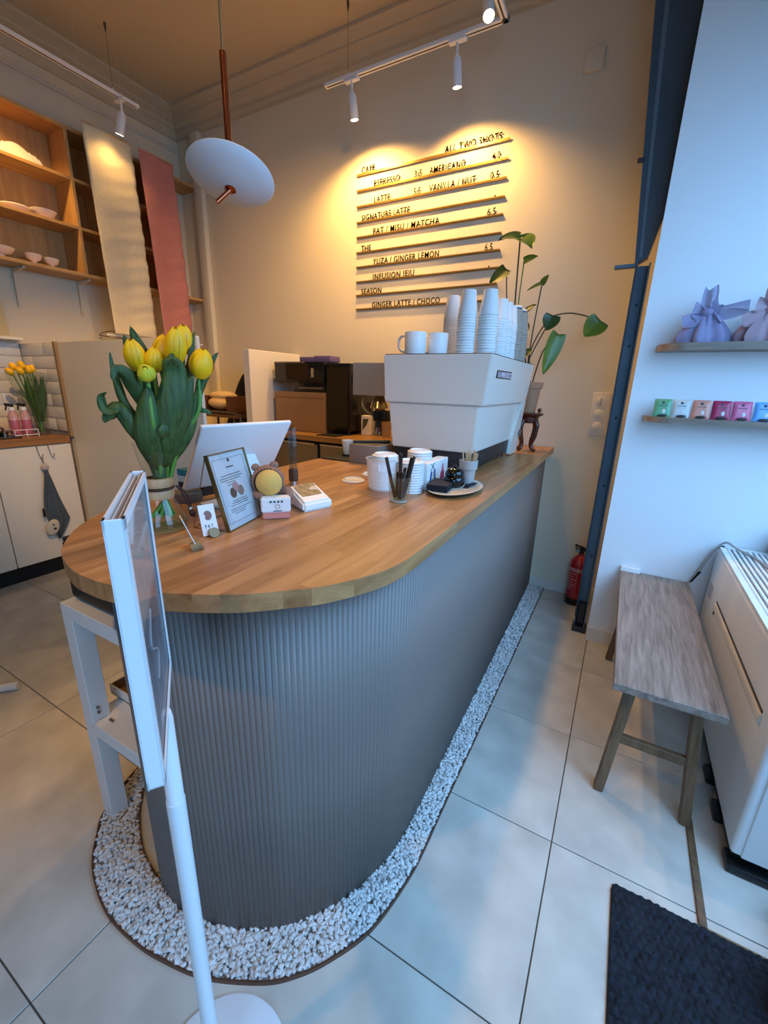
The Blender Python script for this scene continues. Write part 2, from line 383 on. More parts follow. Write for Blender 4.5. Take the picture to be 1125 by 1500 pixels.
bmesh.ops.bevel(bm, geom=es, offset=.0025, segments=2, affect='EDGES')
part('worktop', bm, m_oak, counter, 35)
inner = [(-.39, 2.720), (-.372, 1.6), (-.366, 1.0), (-.366, .85), (-.378, .742), (-.425, .615), (-.487, .525), (-.54, .478), (-.62, .434), (-.70, .407), (-.765, .398), (-.842, .407)]
ip = [Vector((x, y, 0)) for x, y in inner]
ipp = [ip[0], ip[1], ip[2]]+smooth_path(ip[3:], 10)
# resample by arc length into ribs
def resample(pts, step):
    L = [0]
    for a, b in zip(pts, pts[1:]): L.append(L[-1]+(b-a).length)
    n = int(L[-1]/step); out = []; j = 0
    for i in range(n+1):
        s = L[-1]*i/n
        while j < len(L)-2 and L[j+1] < s: j += 1
        t = (s-L[j])/max(1e-9, L[j+1]-L[j]); p = pts[j].lerp(pts[j+1], t); d = (pts[j+1]-pts[j]).normalized()
        out.append((p, Vector((d.y, -d.x, 0))))
    return out
sub = 6; rs = resample(ipp, .0117/sub)
bm = NB(); rows = [[], []]
for i, (p, nrm) in enumerate(rs):
    ph = (i % sub)/sub; h = -.0055*(1-abs(math.sin(PI*ph)))
    # outward is away from the counter's centre
    c = Vector((-.78, max(p.y, .9) if p.y > .9 else .9, 0)); o_ = nrm if (p-c).dot(nrm) > 0 else -nrm
    q = p+o_*h
    rows[0].append(bm.verts.new((q.x, q.y, .006))); rows[1].append(bm.verts.new((q.x, q.y, ZB)))
for i in range(len(rs)-1): bm.faces.new((rows[0][i], rows[0][i+1], rows[1][i+1], rows[1][i]))
fl = part('fluted_panel', bm, m_counter, counter, 50)
sol = fl.modifiers.new('thick', 'SOLIDIFY'); sol.thickness = .014; sol.offset = 0
bm = NB(); box(bm, (-.62, 1.3, .05), (-.41, 2.72, ZB-.002)); part('carcass', bm, m_blackm, counter)

# ================================================================ GRAVEL BED
gout = [(-.288, 2.72), (-.291, 1.5), (-.296, 1.0), (-.296, .84), (-.302, .735), (-.33, .596), (-.386, .495), (-.438, .434), (-.492, .393), (-.60, .34), (-.704, .313), (-.785, .301), (-.888, .299), (-.977, .316), (-1.053, .346), (-1.117, .392), (-1.164, .434), (-1.205, .515), (-1.23, .60), (-1.24, .75)]
gin = [(-.42, 2.72), (-.40, 1.5), (-.395, 1.0), (-.40, .8), (-.45, .64), (-.52, .53), (-.62, .46), (-.72, .425), (-.839, .410), (-.903, .416), (-.973, .434), (-1.053, .475), (-1.101, .508), (-1.15, .56), (-1.17, .65), (-1.175, .75)]
go = smooth_path([Vector((x, y, 0)) for x, y in gout], 5); gi = smooth_path([Vector((x, y, 0)) for x, y in gin], 5)
gravel = thing('gravel_bed', 'white pebble border in a thin copper edging round the counter base', 'gravel', (-.6, 1.0, 0))
def rp(pts, n):
    r_ = resample(pts, 1); L = sum((b-a).length for a, b in zip(pts, pts[1:])); o = resample(pts, L/(n+.5)); return [p for p, _ in o][:n+1]
NA = 120; A_ = rp(go, NA); B_ = rp(gi, NA)
bm = NB(); va = [bm.verts.new((p.x, p.y, .004)) for p in A_]; vb = [bm.verts.new((p.x, p.y, .004)) for p in B_]
for i in range(len(va)-1): bm.faces.new((va[i], va[i+1], vb[i+1], vb[i]))
part('bed', bm, m_gravel, gravel)
def ribbon(pts, w, z0, z1):
    bm = NB(); n = len(pts); q = []
    for i, p in enumerate(pts):
        d = (pts[min(i+1, n-1)]-pts[max(i-1, 0)]).normalized(); nn = Vector((d.y, -d.x, 0))*w/2
        q.append([bm.verts.new((p.x+s*nn.x, p.y+s*nn.y, z)) for s, z in ((-1, z0), (1, z0), (1, z1), (-1, z1))])
    for a, b in zip(q, q[1:]):
        for k in range(4): bm.faces.new((a[k], a[(k+1) % 4], b[(k+1) % 4], b[k]))
    return bm
m_edge = M('copper_edging', '#6b4a38', 0.4, metal=0.6)
part('edging', ribbon(go, .003, 0, .013), m_edge, gravel); part('edging', ribbon(gi[36:], .003, 0, .012), m_edge, gravel)
def pebble_bm(seed):
    rnd = random.Random(seed); bm = NB(); bmesh.ops.create_icosphere(bm, subdivisions=1, radius=1.0)
    for v in bm.verts: v.co *= rnd.uniform(.82, 1.15)
    bm.transform(Matrix.Diagonal((.0063, .0043, .0034, 1))); return bm
pm = []
for s in range(8): pm.append(finish(pebble_bm(s), 'pebble', m_pebble, 0))
def seg_pt(t, u):
    f = t*(len(A_)-1); i = min(int(f), len(A_)-2); a = A_[i].lerp(A_[i+1], f-i); b = B_[i].lerp(B_[i+1], f-i); return a.lerp(b, u)
spots = []
lens = [((A_[i+1]-A_[i]).length+(B_[i+1]-B_[i]).length)/2*(A_[i]-B_[i]).length for i in range(len(A_)-1)]
TA = sum(lens); rnd = random.Random(3)
npeb = int(TA/(.0105**2)*3.2)
cum = []; acc = 0
for l in lens: acc += l; cum.append(acc)
import bisect
occ = {}
for k in range(npeb):
    a = rnd.random()*TA; i = min(bisect.bisect(cum, a), len(lens)-1); t = (i+rnd.random())/(len(A_)-1); u = rnd.uniform(.035, .97)
    p = seg_pt(t, u)
    cell = (int(p.x/.0084), int(p.y/.0084)); lv = occ.get(cell, 0)
    if lv > 2: continue
    occ[cell] = lv+1
    sc = rnd.uniform(.8, 1.35)
    spots.append((Vector((p.x, p.y, .006+lv*.0048+rnd.uniform(-.001, .001))), sc, Matrix.Rotation(rnd.uniform(0, 6.28), 4, 'Z') @ Matrix.Rotation(rnd.uniform(-.5, .5), 4, 'X') @ Matrix.Rotation(rnd.uniform(-.35, .35), 4, 'Y'), rnd.randrange(8)))
topz = [s for s in spots if s[0].z > .010]
near = sorted(topz, key=lambda s: (s[0]-Vector((0, 0, 1.25))).length)[:300]; nearset = set(id(s) for s in near)
for p, sc, rm, k in near:
    o = bpy.data.objects.new('pebble', pm[k]); C.objects.link(o); o.parent = gravel
    o.matrix_local = Matrix.Translation(p-OFF[gravel.name]) @ rm @ Matrix.Scale(sc, 4)
vs, fs = [], []
tv = [[v.co.copy() for v in m.vertices] for m in pm]; tf = [[tuple(p.vertices) for p in m.polygons] for m in pm]
og = OFF[gravel.name]
for s in spots:
    if id(s) in nearset: continue
    p, sc, rm, k = s; mt = Matrix.Translation(p-og) @ rm @ Matrix.Scale(sc, 4); b0 = len(vs)
    vs.extend(mt @ v for v in tv[k]); fs.extend(tuple(b0+i for i in f) for f in tf[k])
me = bpy.data.meshes.new('pebbles'); me.from_pydata([tuple(v) for v in vs], [], fs); me.materials.append(m_pebble)
o = bpy.data.objects.new('pebbles', me); C.objects.link(o); o.parent = gravel; o['kind'] = 'stuff'

# ================================================================ SIGN STAND (front left)
sg = thing('sign_stand', 'white floor sign stand with round base holding a framed poster', 'sign', (-.453, .253, 0))
bm = NB(); lathe(bm, (-.453, .253, 0), [(.0, 0), (.124, 0), (.126, .002), (.126, .006), (.122, .008), (0, .008)], 64); part('base', bm, m_whitem, sg, 40)
bm = NB(); tube(bm, [(-.453, .253, .006), (-.453, .253, .70)], .0122, 20); part('pole', bm, m_whitem, sg, 40)
bm = NB(); tube(bm, [(-.453, .253, .70), (-.453, .253, .702), (-.455, .255, .832), (-.455, .255, .842)], [.0118, .0112, .0105, .009], 20); part('upper_pole', bm, m_whitem, sg, 40)
NA_, FB_ = Vector((-.368, .188, 0)), Vector((-.549, .322, 0)); fd = (FB_-NA_).normalized(); fn = Vector((-fd.y, fd.x, 0))   # fn points to the camera's right
if fn.x < 0: fn = -fn
mid = (NA_+FB_)/2; fl_ = (FB_-NA_).length; z0, z1 = .836, 1.134
M3 = Matrix(((fd.x, fn.x, 0), (fd.y, fn.y, 0), (0, 0, 1)))
def fbox(bm, a, b, bev=.0):   # a,b in frame coords: along, normal, z
    t = NB(); box(t, a, b, bev, 1); merge(bm, t, Matrix.Translation(NA_) @ M3.to_4x4())
bm = NB(); T = .0085
fbox(bm, (0, -T, z0), (.003, T, z1), .0008); fbox(bm, (fl_-.003, -T, z0), (fl_, T, z1), .0008); fbox(bm, (0, -T, z0), (fl_, T, z0+.003), .0008)
for s in (-1, 1):
    y0, y1 = sorted((s*T, s*(T-.0018)))
    fbox(bm, (0, y0, z0), (.010, y1, z1)); fbox(bm, (fl_-.010, y0, z0), (fl_, y1, z1)); fbox(bm, (0, y0, z0), (fl_, y1, z0+.010)); fbox(bm, (0, y0, z1-.010), (fl_, y1, z1))
part('frame', bm, m_whitem, sg)
mp_ = bpy.data.materials.new('poster_reflection'); mp_.use_nodes = True; nt = mp_.node_tree; bs = nt.nodes['Principled BSDF']; bs.inputs['Roughness'].default_value = .35
tc = nt.nodes.new('ShaderNodeTexCoord'); mg = nt.nodes.new('ShaderNodeMapping'); mg.inputs['Scale'].default_value = (6, 6, 2.2); nz = nt.nodes.new('ShaderNodeTexNoise'); nz.inputs['Scale'].default_value = 5; nz.inputs['Detail'].default_value = 5; nz.inputs['Distortion'].default_value = 1.2
sxyz = nt.nodes.new('ShaderNodeSeparateXYZ'); nt.links.new(tc.outputs['Object'], sxyz.inputs[0]); nt.links.new(tc.outputs['Object'], mg.inputs[0]); nt.links.new(mg.outputs[0], nz.inputs['Vector'])
mr = nt.nodes.new('ShaderNodeMapRange'); mr.inputs[1].default_value = .84; mr.inputs[2].default_value = 1.13; nt.links.new(sxyz.outputs[2], mr.inputs[0])
r1 = nt.nodes.new('ShaderNodeValToRGB'); e = r1.color_ramp.elements; e[0].position = 0; e[0].color = lin('#b3acb0'); e[1].position = 1; e[1].color = lin('#d6c3b8')  # painted reflection: worktop brown above, counter grey below
for p_, c_ in ((.18, '#a59ca0'), (.32, '#93888c'), (.5, '#85797e'), (.56, '#cbbdb4'), (.75, '#d8cac1')):
    q = e.new(p_); q.color = lin(c_)
nt.links.new(mr.outputs[0], r1.inputs[0]); mx = nt.nodes.new('ShaderNodeMixRGB'); mx.blend_type = 'OVERLAY'; mx.inputs[0].default_value = .55
nt.links.new(r1.outputs[0], mx.inputs[1]); nt.links.new(nz.outputs[0], mx.inputs[2]); nt.links.new(mx.outputs[0], bs.inputs['Base Color'])
bm = NB(); fbox(bm, (.0035, .0026, z0+.004), (fl_-.0035, .0036, z1-.002)); pst = part('poster', bm, mp_, sg, label='sheet painted with the brown and grey reflection of the counter')
bm = NB(); fbox(bm, (.0035, -.0036, z0+.004), (fl_-.0035, -.0026, z1-.004)); part('poster', bm, M('poster_back', '#d9d6d2', .6), sg, label='pale back sheet')
bm = NB(); pts = [NA_+fd*(.10+.03*math.sin(t*.9)*math.exp(-t*.05))+fn*.0042+Vector((0, 0, .90+.012*t)) for t in [k*.5 for k in range(16)]]
tube(bm, pts, .0013, 6); part('printed_squiggle', bm, M('poster_white', '#cfc8c6', .5), sg)
bm = NB(); fbox(bm, (.0035, .0052, z0+.004), (fl_-.0035, .0062, z1-.001)); part('pane', bm, glass('sign_pane', '#fafcfd', .04, .5), sg)

# ================================================================ STACKED WHITE TABLES + CASH DRAWER + TRAY
def small_table(zb, label):
    t = thing('side_table', label, 'table', (-.98, .66, zb), 'white stacked side tables under the counter')
    bm = NB(); box(bm, (-1.166, .439, zb+.312), (-.80, .88, zb+.353), .0015, 1); part('tabletop', bm, m_white, t)
    for x in (-1.166, -.845):
        for y in (.439, .835):
            bm = NB(); box(bm, (x, y, zb), (x+.045, y+.045, zb+.312), .0012, 1); part('leg', bm, m_white, t)
    return t
small_table(.0, 'lower of the two white square side tables stacked under the counter end')
st2 = small_table(.354, 'upper white side table stacked on another, right under the black drawer')
for x, z in ((-1.112, .395), (-1.112, .380), (-1.095, .3555), (-1.085, .3555)):
    bm = NB(); tube(bm, [(-1.121, .462+(x+1.1)*.5, z), (-1.116, .462+(x+1.1)*.5, z)] if z > .36 else [(x, .47, .354), (x, .47, .357)], .004, 10); part('screw', bm, m_steel, st2)
dr = thing('cash_drawer', 'black metal cash drawer on the upper white side table', 'cash drawer', (-.96, .66, .708))
bm = NB(); box(bm, (-1.158, .468, .712), (-.76, .86, .875), .004); part('body', bm, m_blackm, dr, 30)
bm = NB(); box(bm, (-1.148, .462, .722), (-.77, .469, .865), .003); part('front', bm, m_black, dr)
for x in (-1.13, -.80):
    for y in (.5, .82):
        bm = NB(); lathe(bm, (x, y, .707), [(.012, 0), (.012, .006)], 12); part('foot', bm, m_black, dr)
tr = thing('box', 'shallow white cardboard box with brown inside on the lower side table', 'box', (-1.08, .66, .354))
bm = NB(); X0, X1, Y0, Y1, Z0, Z1 = -1.20, -.92, .53, .80, .354, .386
for a, b in (((X0, Y0, Z0), (X1, Y1, Z0+.003)), ((X0, Y0, Z0), (X0+.003, Y1, Z1)), ((X1-.003, Y0, Z0), (X1, Y1, Z1)), ((X0, Y0, Z0), (X1, Y0+.003, Z1)), ((X0, Y1-.003, Z0), (X1, Y1, Z1))): box(bm, a, b)
part('outer_wall', bm, m_paper, tr)
bm = NB(); e_ = .0035
for a, b in (((X0+e_, Y0+e_, Z0+.003), (X1-e_, Y1-e_, Z0+.005)), ((X0+e_, Y0+e_, Z0+.003), (X0+e_+.001, Y1-e_, Z1-.001)), ((X0+e_, Y1-e_-.001, Z0+.003), (X1-e_, Y1-e_, Z1-.001))): box(bm, a, b)
part('lining', bm, m_card, tr)
bm = NB(); box(bm, (-1.15, .59, .3595), (-.97, .74, .379), .004); solo('pouch', bm, m_coat, 'flat black pouch lying in the shallow white box', 'pouch', 30)
bm = NB(); tube(bm, [(-2.17, .40, .0165), (-2.02, .56, .0165)], .016, 16); solo('cardboard_tube', bm, m_paper, 'white rolled tube lying on the floor at far left', 'tube', 40)

# ================================================================ ESPRESSO MACHINE
em = thing('espresso_machine', 'large white boxy espresso machine at the far end of the counter', 'coffee machine', (-.664, 1.95, ZT))
def frustum(bm, x0, x1, y0, y1, z0, X0, X1, Y0, Y1, z1, bev=.004):   # lower rect at z0, upper rect at z1
    t = NB()
    v = [t.verts.new(p) for p in ((x0, y0, z0), (x1, y0, z0), (x1, y1, z0), (x0, y1, z0), (X0, Y0, z1), (X1, Y0, z1), (X1, Y1, z1), (X0, Y1, z1))]
    for f in ((0, 3, 2, 1), (4, 5, 6, 7), (0, 1, 5, 4), (1, 2, 6, 5), (2, 3, 7, 6), (3, 0, 4, 7)): t.faces.new([v[i] for i in f])
    if bev: bmesh.ops.bevel(t, geom=t.edges[:], offset=bev, segments=2, affect='EDGES')
    merge(bm, t); return bm
bm = NB(); frustum(bm, -.879, -.466, 1.575, 2.33, 1.186, -.884, -.444, 1.565, 2.338, 1.368); part('upper_housing', bm, m_machine, em, 40)
bm = NB(); frustum(bm, -.846, -.494, 1.592, 2.225, 1.006, -.864, -.483, 1.583, 2.25, 1.186); part('lower_housing', bm, m_machine, em, 40)
bm = NB(); extr(bm, [(-.487, 2.19, .935), (-.487, 2.20, .928), (-.487, 2.335, .928), (-.466, 2.335, 1.19), (-.466, 2.27, 1.19), (-.483, 2.205, 1.02)], (-.03, 0, 0)); part('leg', bm, m_machine, em, 30)
bm = NB(); extr(bm, [(-.85, 2.19, .935), (-.85, 2.335, .928), (-.87, 2.335, 1.19), (-.87, 2.27, 1.19), (-.85, 2.205, 1.02)], (.03, 0, 0)); part('leg', bm, m_machine, em, 30)
bm = NB(); box(bm, (-.84, 1.605, .936), (-.502, 2.21, 1.010), .004); part('base', bm, m_dark, em, 30)
for x in (-.80, -.53):
    for y in (1.64, 2.15):
        bm = NB(); lathe(bm, (x, y, ZT), [(.022, 0), (.022, .006), (.018, .016)], 16); part('foot', bm, m_black, em, 40)
bm = NB(); box(bm, (-.879, 1.57, 1.368), (-.448, 2.333, 1.371), .001, 1); part('cup_tray', bm, m_dark, em)
bm = NB()
t_ = NB(); box(t_, (-.4600, 1.672, 1.288), (-.4500, 1.905, 1.318), .001, 1); merge(bm, t_, Matrix.Translation((-.455, 0, 1.3)) @ Matrix.Rotation(math.radians(6.9), 4, 'Y') @ Matrix.Translation((.4545, 0, -1.3))); part('badge', bm, M('badge_dark', '#3a0f14', .4), em)
bm = NB(); bmx = basis((-.4485, 1.68, 1.2915), (0, 1, 0), (.12, 0, 1)); text_bm(bm, 'LA MARZOCCO', 0, .217, 0, bmx, cap=.021, depth=.002); part('badge_lettering', bm, M('badge_text', '#e4d2d6', .4), em)
bm = NB(); lathe(bm, (-.474, 2.318, 1.03), [(0, 0), (.02, 0), (.02, .004), (0, .004)], 20, Matrix.Rotation(PI/2, 3, 'Y')); part('side_cap', bm, m_steel, em)
# paper cups
cb = NB(); lathe(cb, (0, 0, 0), [(.0385, 0), (.0398, .0012), (.0398, .0045), (.0385, .0055), (.0275, .0925), (.0265, .094), (.0255, .0925), (0, .0925)], 26)
cup_me = finish(cb, 'paper_cup', m_cup, 40)
sb_ = NB(); lathe(sb_, (0, 0, 0), [(.0325, 0), (.0335, .001), (.0335, .004), (.0325, .005), (.024, .078), (.023, .0795), (.022, .078), (0, .078)], 22)
cups_me = finish(sb_, 'paper_cup', m_cup, 40)
rb_ = NB(); pr = [(.0405, 0), (.0415, .001), (.0415, .0045), (.040, .0055)]
lathe(rb_, (0, 0, 0), pr+[(.031, .098), (.030, .101), (.0, .101)], 24); rip_me = finish(rb_, 'ripple_cup', M('kraft_grey', '#a79a8a', .8), 40)
ORD = ['topmost', 'second', 'third', 'fourth', 'fifth', 'sixth', 'seventh', 'eighth', 'ninth', 'tenth', 'eleventh', 'twelfth', 'thirteenth', 'fourteenth', 'fifteenth', 'sixteenth', 'seventeenth', 'eighteenth']
def stack(mesh, x, y, n, step, desc, group, name='paper_cup'):
    for k in range(n):
        o = bpy.data.objects.new(name, mesh); C.objects.link(o)
        o.location = (x+random.uniform(-.0008, .0008), y+random.uniform(-.0008, .0008), 1.371+k*step)
        o['label'] = ('topmost cup of ' if k == n-1 else ORD[n-1-k]+' cup from the top of ')+desc
        o['category'] = 'cup'; o['group'] = group
ST = [(cup_me, -.762, 1.98, 18, .0105, 'the leftmost tall white stack on the machine', 'white cups, leftmost stack'),
      (cup_me, -.625, 1.79, 16, .0105, 'the second tall white stack on the machine', 'white cups, second stack'),
      (cup_me, -.545, 1.815, 16, .0105, 'the third tall white stack on the machine', 'white cups, third stack'),
      (cups_me, -.520, 1.905, 17, .0095, 'the narrow white stack nearest the big stacks', 'narrow white cups, first stack'),
      (cups_me, -.520, 1.985, 17, .0095, 'the middle one of three narrow white stacks', 'narrow white cups, second stack'),
      (cups_me, -.520, 2.065, 17, .0095, 'the narrow white stack next to grey cups', 'narrow white cups, third stack'),
      (rip_me, -.525, 2.165, 11, .013, 'the nearer grey ripple-cup stack', 'ripple cups, nearer stack'),
      (rip_me, -.520, 2.265, 11, .013, 'the farther grey ripple-cup stack', 'ripple cups, farther stack')]
for s in ST: stack(*s, name='ripple_cup' if s[0] is rip_me else 'paper_cup')
for k, (y, w) in enumerate(((2.165, 'nearer'), (2.265, 'farther'))):
    z = 1.371+10*.013+.101
    t = thing('lidded_cup', 'cream cup with a dark band standing on the %s ripple-cup stack' % w, 'cup', (-.524, y, z))
    bm = NB(); lathe(bm, (-.524, y, z), [(.026, 0), (.026, .006), (0, .006)], 22); part('dark_band', bm, m_dark, t, 40)
    bm = NB(); lathe(bm, (-.524, y, z+.006), [(.028, 0), (.0285, .006), (.024, .010), (0, .010)], 22); part('lid', bm, m_cup, t, 40)
t = thing('canister', 'small dark red canister with a pale lid behind the cup stacks', 'canister', (-.79, 2.22, 1.371))
bm = NB(); lathe(bm, (-.79, 2.22, 1.371), [(.042, 0), (.042, .20), (0, .20)], 24); part('body', bm, M('dark_red', '#5a1416', .5), t, 40)
bm = NB(); lathe(bm, (-.79, 2.22, 1.571), [(.044, 0), (.044, .05), (.04, .056), (0, .056)], 24); part('lid', bm, m_greycer, t, 40)
def mug(x, y, r, h, ang, label):
    t = thing('mug', label, 'mug', (x, y, 1.371), 'mugs on the coffee machine')
    bm = NB(); lathe(bm, (x, y, 1.371), [(0, 0), (r*.9, 0), (r*.96, .006), (r, h-.003), (r-.002, h), (r-.005, h-.003), (r*.86, .01), (0, .008)], 32); part('body', bm, m_plastic, t, 40)
    d = Vector((math.cos(ang), math.sin(ang), 0)); c = Vector((x, y, 1.371))
    bm = NB(); tube(bm, smooth_path([c+d*(r-.004)+Vector((0, 0, h*.82)), c+d*(r+.016)+Vector((0, 0, h*.86)), c+d*(r+.030)+Vector((0, 0, h*.70)), c+d*(r+.030)+Vector((0, 0, h*.38)), c+d*(r+.014)+Vector((0, 0, h*.20)), c+d*(r*.95)+Vector((0, 0, h*.2))], 4), .0055, 10); part('handle', bm, m_plastic, t, 60)
mug(-.800, 1.68, .045, .090, PI*1.0, 'left white mug with handle to the left on the coffee machine')
mug(-.735, 1.76, .043, .092, PI*1.08, 'right white mug beside the leftmost cup stack on the coffee machine')

# ================================================================ PLANT ON WOOD STAND
PX, PY = -.462, 2.46
stn = thing('plant_stand', 'small carved dark red wooden stand with curved legs at the counter end', 'plant stand', (PX, PY, ZT))
bm = NB(); lathe(bm, (PX, PY, 1.105), [(0, 0), (.052, 0), (.056, .006), (.070, .012), (.073, .018), (.070, .024), (0, .024)], 32); part('top', bm, m_darkwood, stn, 40)
bm = NB(); lathe(bm, (PX, PY, 1.075), [(0, 0), (.046, 0), (.05, .008), (.05, .03), (0, .03)], 24); part('apron', bm, m_darkwood, stn, 40)
for k in range(4):
    a = PI/4+k*PI/2+.3; d = Vector((math.cos(a), math.sin(a), 0)); c = Vector((PX, PY, 0))
    bm = NB(); tube(bm, smooth_path([c+d*.045+Vector((0, 0, 1.09)), c+d*.058+Vector((0, 0, 1.06)), c+d*.052+Vector((0, 0, 1.01)), c+d*.036+Vector((0, 0, .965)), c+d*.044+Vector((0, 0, .935)), c+d*.062+Vector((0, 0, .931))], 5), [.013]*6+[.011]*8+[.009]*6+[.008]*6, 10)
    part('leg', bm, m_darkwood, stn, 60)
bm = NB(); sph(bm, (PX+.055, PY-.03, 1.145), .011); tube(bm, [(PX+.055, PY-.03, 1.125), (PX+.055, PY-.03, 1.14)], .004, 8); part('finial', bm, m_darkwood, stn, 60)
pot = thing('potted_plant', 'tall leafy green plant in a tan pot on the carved stand', 'plant', (PX, PY, 1.129))
bm = NB(); lathe(bm, (PX-.01, PY, 1.130), [(0, 0), (.036, 0), (.052, .125), (.060, .127), (.062, .155), (.056, .157), (.05, .13), (0, .13)], 28); part('pot', bm, m_terra, pot, 40)
bm = NB(); lathe(bm, (PX-.01, PY, 1.255), [(0, 0), (.05, 0), (.05, .012), (0, .014)], 20); part('soil', bm, M('soil', '#2a2018', .95, bump=.5), pot)
def heart_leaf(name, base, tip, width, nrm, mat, root, curl=.15, fold=.25, lobes=.16):
    base, tip = Vector(base), Vector(tip); ax = (tip-base); L = ax.length; ax.normalize(); nrm = Vector(nrm); sd = ax.cross(nrm).normalized(); up = sd.cross(ax).normalized()
    def f(u, v):
        t = v; s = (u-.5)*2
        w = width*max(0.0, math.sin(PI*min(1, t**.56)))**.72
        back = -lobes*L*1.5*(1-t)**3*(abs(s)**1.3)*min(1, t*9)
        return base+ax*(t*L+back)+sd*(s*w/2)+up*(fold*width*.5*abs(s)**1.5-curl*L*(t**2))
    bm = NB(); grid(bm, 11, 18, f); o = part(name, bm, mat, root, 60)
    return o
def stem(pts, r, root, mat): bm = NB(); tube(bm, smooth_path(pts, 6), r, 7); part('stem', bm, mat, root, 60)
B0 = (PX-.01, PY, 1.26)
cv = Vector((.2, -.97, .12))
# (stem control, leaf base, leaf tip, width, normal, material)
PL = [((-.585, 2.46, 1.45), (-.612, 2.46, 1.985), (-.70, 2.41, 2.00), .10, (.1, -.6, .8), m_pleafd, .35),
      ((-.585, 2.46, 1.45), (-.612, 2.46, 1.985), (-.535, 2.40, 1.95), .12, (.5, -.7, .6), m_pleaf, .4),
      ((-.575, 2.45, 1.55), (-.578, 2.45, 1.872), (-.515, 2.44, 1.893), .055, (0, -.8, .6), m_pleaf, .2),
      ((-.50, 2.46, 1.45), (-.478, 2.46, 1.765), (-.545, 2.43, 1.742), .035, (0, -.6, .8), m_pleaf, .2),
      ((-.50, 2.46, 1.45), (-.478, 2.46, 1.765), (-.448, 2.44, 1.798), .034, (.3, -.8, .5), m_pleaf, .1),
      ((-.50, 2.44, 1.38), (-.405, 2.45, 1.610), (-.425, 2.43, 1.535), .085, cv, m_pleafd, -.1),
      ((-.40, 2.46, 1.62), (-.185, 2.44, 1.575), (-.245, 2.40, 1.495), .105, (.15, -.98, .1), m_pleaf, -.15),
      ((-.43, 2.44, 1.44), (-.365, 2.43, 1.52), (-.415, 2.40, 1.325), .085, (.5, -.85, .1), m_pleaf, -.05),
      ((-.62, 2.44, 1.60), (-.655, 2.42, 1.835), (-.725, 2.40, 1.765), .085, (-.1, -.9, .4), m_pleafd, -.1),
      ((-.53, 2.46, 1.45), (-.545, 2.44, 1.63), (-.49, 2.42, 1.665), .05, (0, -.7, .7), m_pleafd, .1),
      ((-.53, 2.46, 1.40), (-.545, 2.44, 1.56), (-.505, 2.40, 1.545), .06, (0, -.9, .4), m_pleafd, .1),
      ((-.52, 2.45, 1.35), (-.50, 2.40, 1.45), (-.505, 2.37, 1.40), .05, (0, -.9, .4), m_pleafd, 0)]
for k, (mid_, lb, lt, w, nm, mt, cl) in enumerate(PL):
    heart_leaf('leaf', lb, lt, w, nm, mt, pot, curl=cl, fold=.2)
    if k not in (1, 4):
        pts = [B0, mid_, lb] if k != 6 else [B0, (-.50, 2.45, 1.42), (-.43, 2.45, 1.585), (-.35, 2.46, 1.62), (-.26, 2.45, 1.605), lb]
        stem(pts, .0032 if k != 0 else .0042, pot, m_pstem if k not in (2,) else m_pleaf)

# ================================================================ TULIPS IN VASE
VX, VY = -.889, .562; vn = Vector((-.842, .540, 0)); vs_ = Vector((.540, .842, 0))
def vp_(s, z, d=0): return Vector((VX, VY, 0))+vs_*(s+.009)+vn*d+Vector((0, 0, z))
vase = thing('vase', 'clear glass hourglass vase with wooden collar holding yellow tulips on the counter', 'vase', (VX, VY, ZT))
bm = NB(); lathe(bm, (VX, VY, ZT), [(0, .001), (.048, .001), (.053, .006), (.0515, .022), (.037, .055), (.025, .078), (.0225, .095), (.024, .118), (.032, .155), (.0405, .196)], 40, cap=False); part('body', bm, m_glass, vase, 60)
bm = NB(); lathe(bm, (VX, VY, ZT), [(0, .004), (.048, .004), (.0505, .010), (.048, .022), (0, .022)], 32); part('water', bm, m_water, vase, 40)
for z in (.072, .098):
    bm = NB(); lathe(bm, (VX, VY, ZT+z), [(.024, .0), (.030, .001), (.032, .010), (.030, .020), (.024, .021)], 28, cap=False); part('wooden_collar', bm, m_wood, vase, 60)
bm = NB(); tube(bm, [(VX+.0312*math.cos(a), VY+.0312*math.sin(a), ZT+.0955+.001*math.sin(3*a)) for a in [2*PI*k/28 for k in range(29)]], .0022, 8); part('leather_cord', bm, M('leather', '#3a1710', .6), vase, 60)
m_lea = M('leather_dark', '#3a1710', .6)
for dx in (0, .006):
    bm = NB(); tube(bm, smooth_path([vp_(.026, ZT+.10, -.012), vp_(.036+dx, ZT+.085, -.012), vp_(.046+dx, ZT+.055, -.012), vp_(.052, ZT+.038, -.012), vp_(.056+dx, ZT+.022, -.012)], 4), .002, 8); part('leather_cord', bm, m_lea, vase, 60)
bm = NB(); sph(bm, vp_(.051, ZT+.043, -.012), .006); part('bead', bm, m_chrome, vase, 60)
bm = NB(); sph(bm, vp_(.054, ZT+.032, -.012), .007, sc=(1, 1, 1.2)); part('bead', bm, m_lea, vase, 60)
def petal_bm(c, ax, r, h, a, opn):
    u, w, d = frame(ax)
    def f(i, j):
        t = j; ww = (i-.5)*2; rad = r*(math.sin(PI*(.10+.875*t))**.55)*(1+opn*t*t)+.001
        an = a+ww*.80*(1-.15*t**3); tip = -.09*h*abs(ww)**2*t**2
        return c+(u*math.cos(an)+w*math.sin(an))*rad+d*(t*h+tip)
    bm = NB(); grid(bm, 7, 8, f); return bm
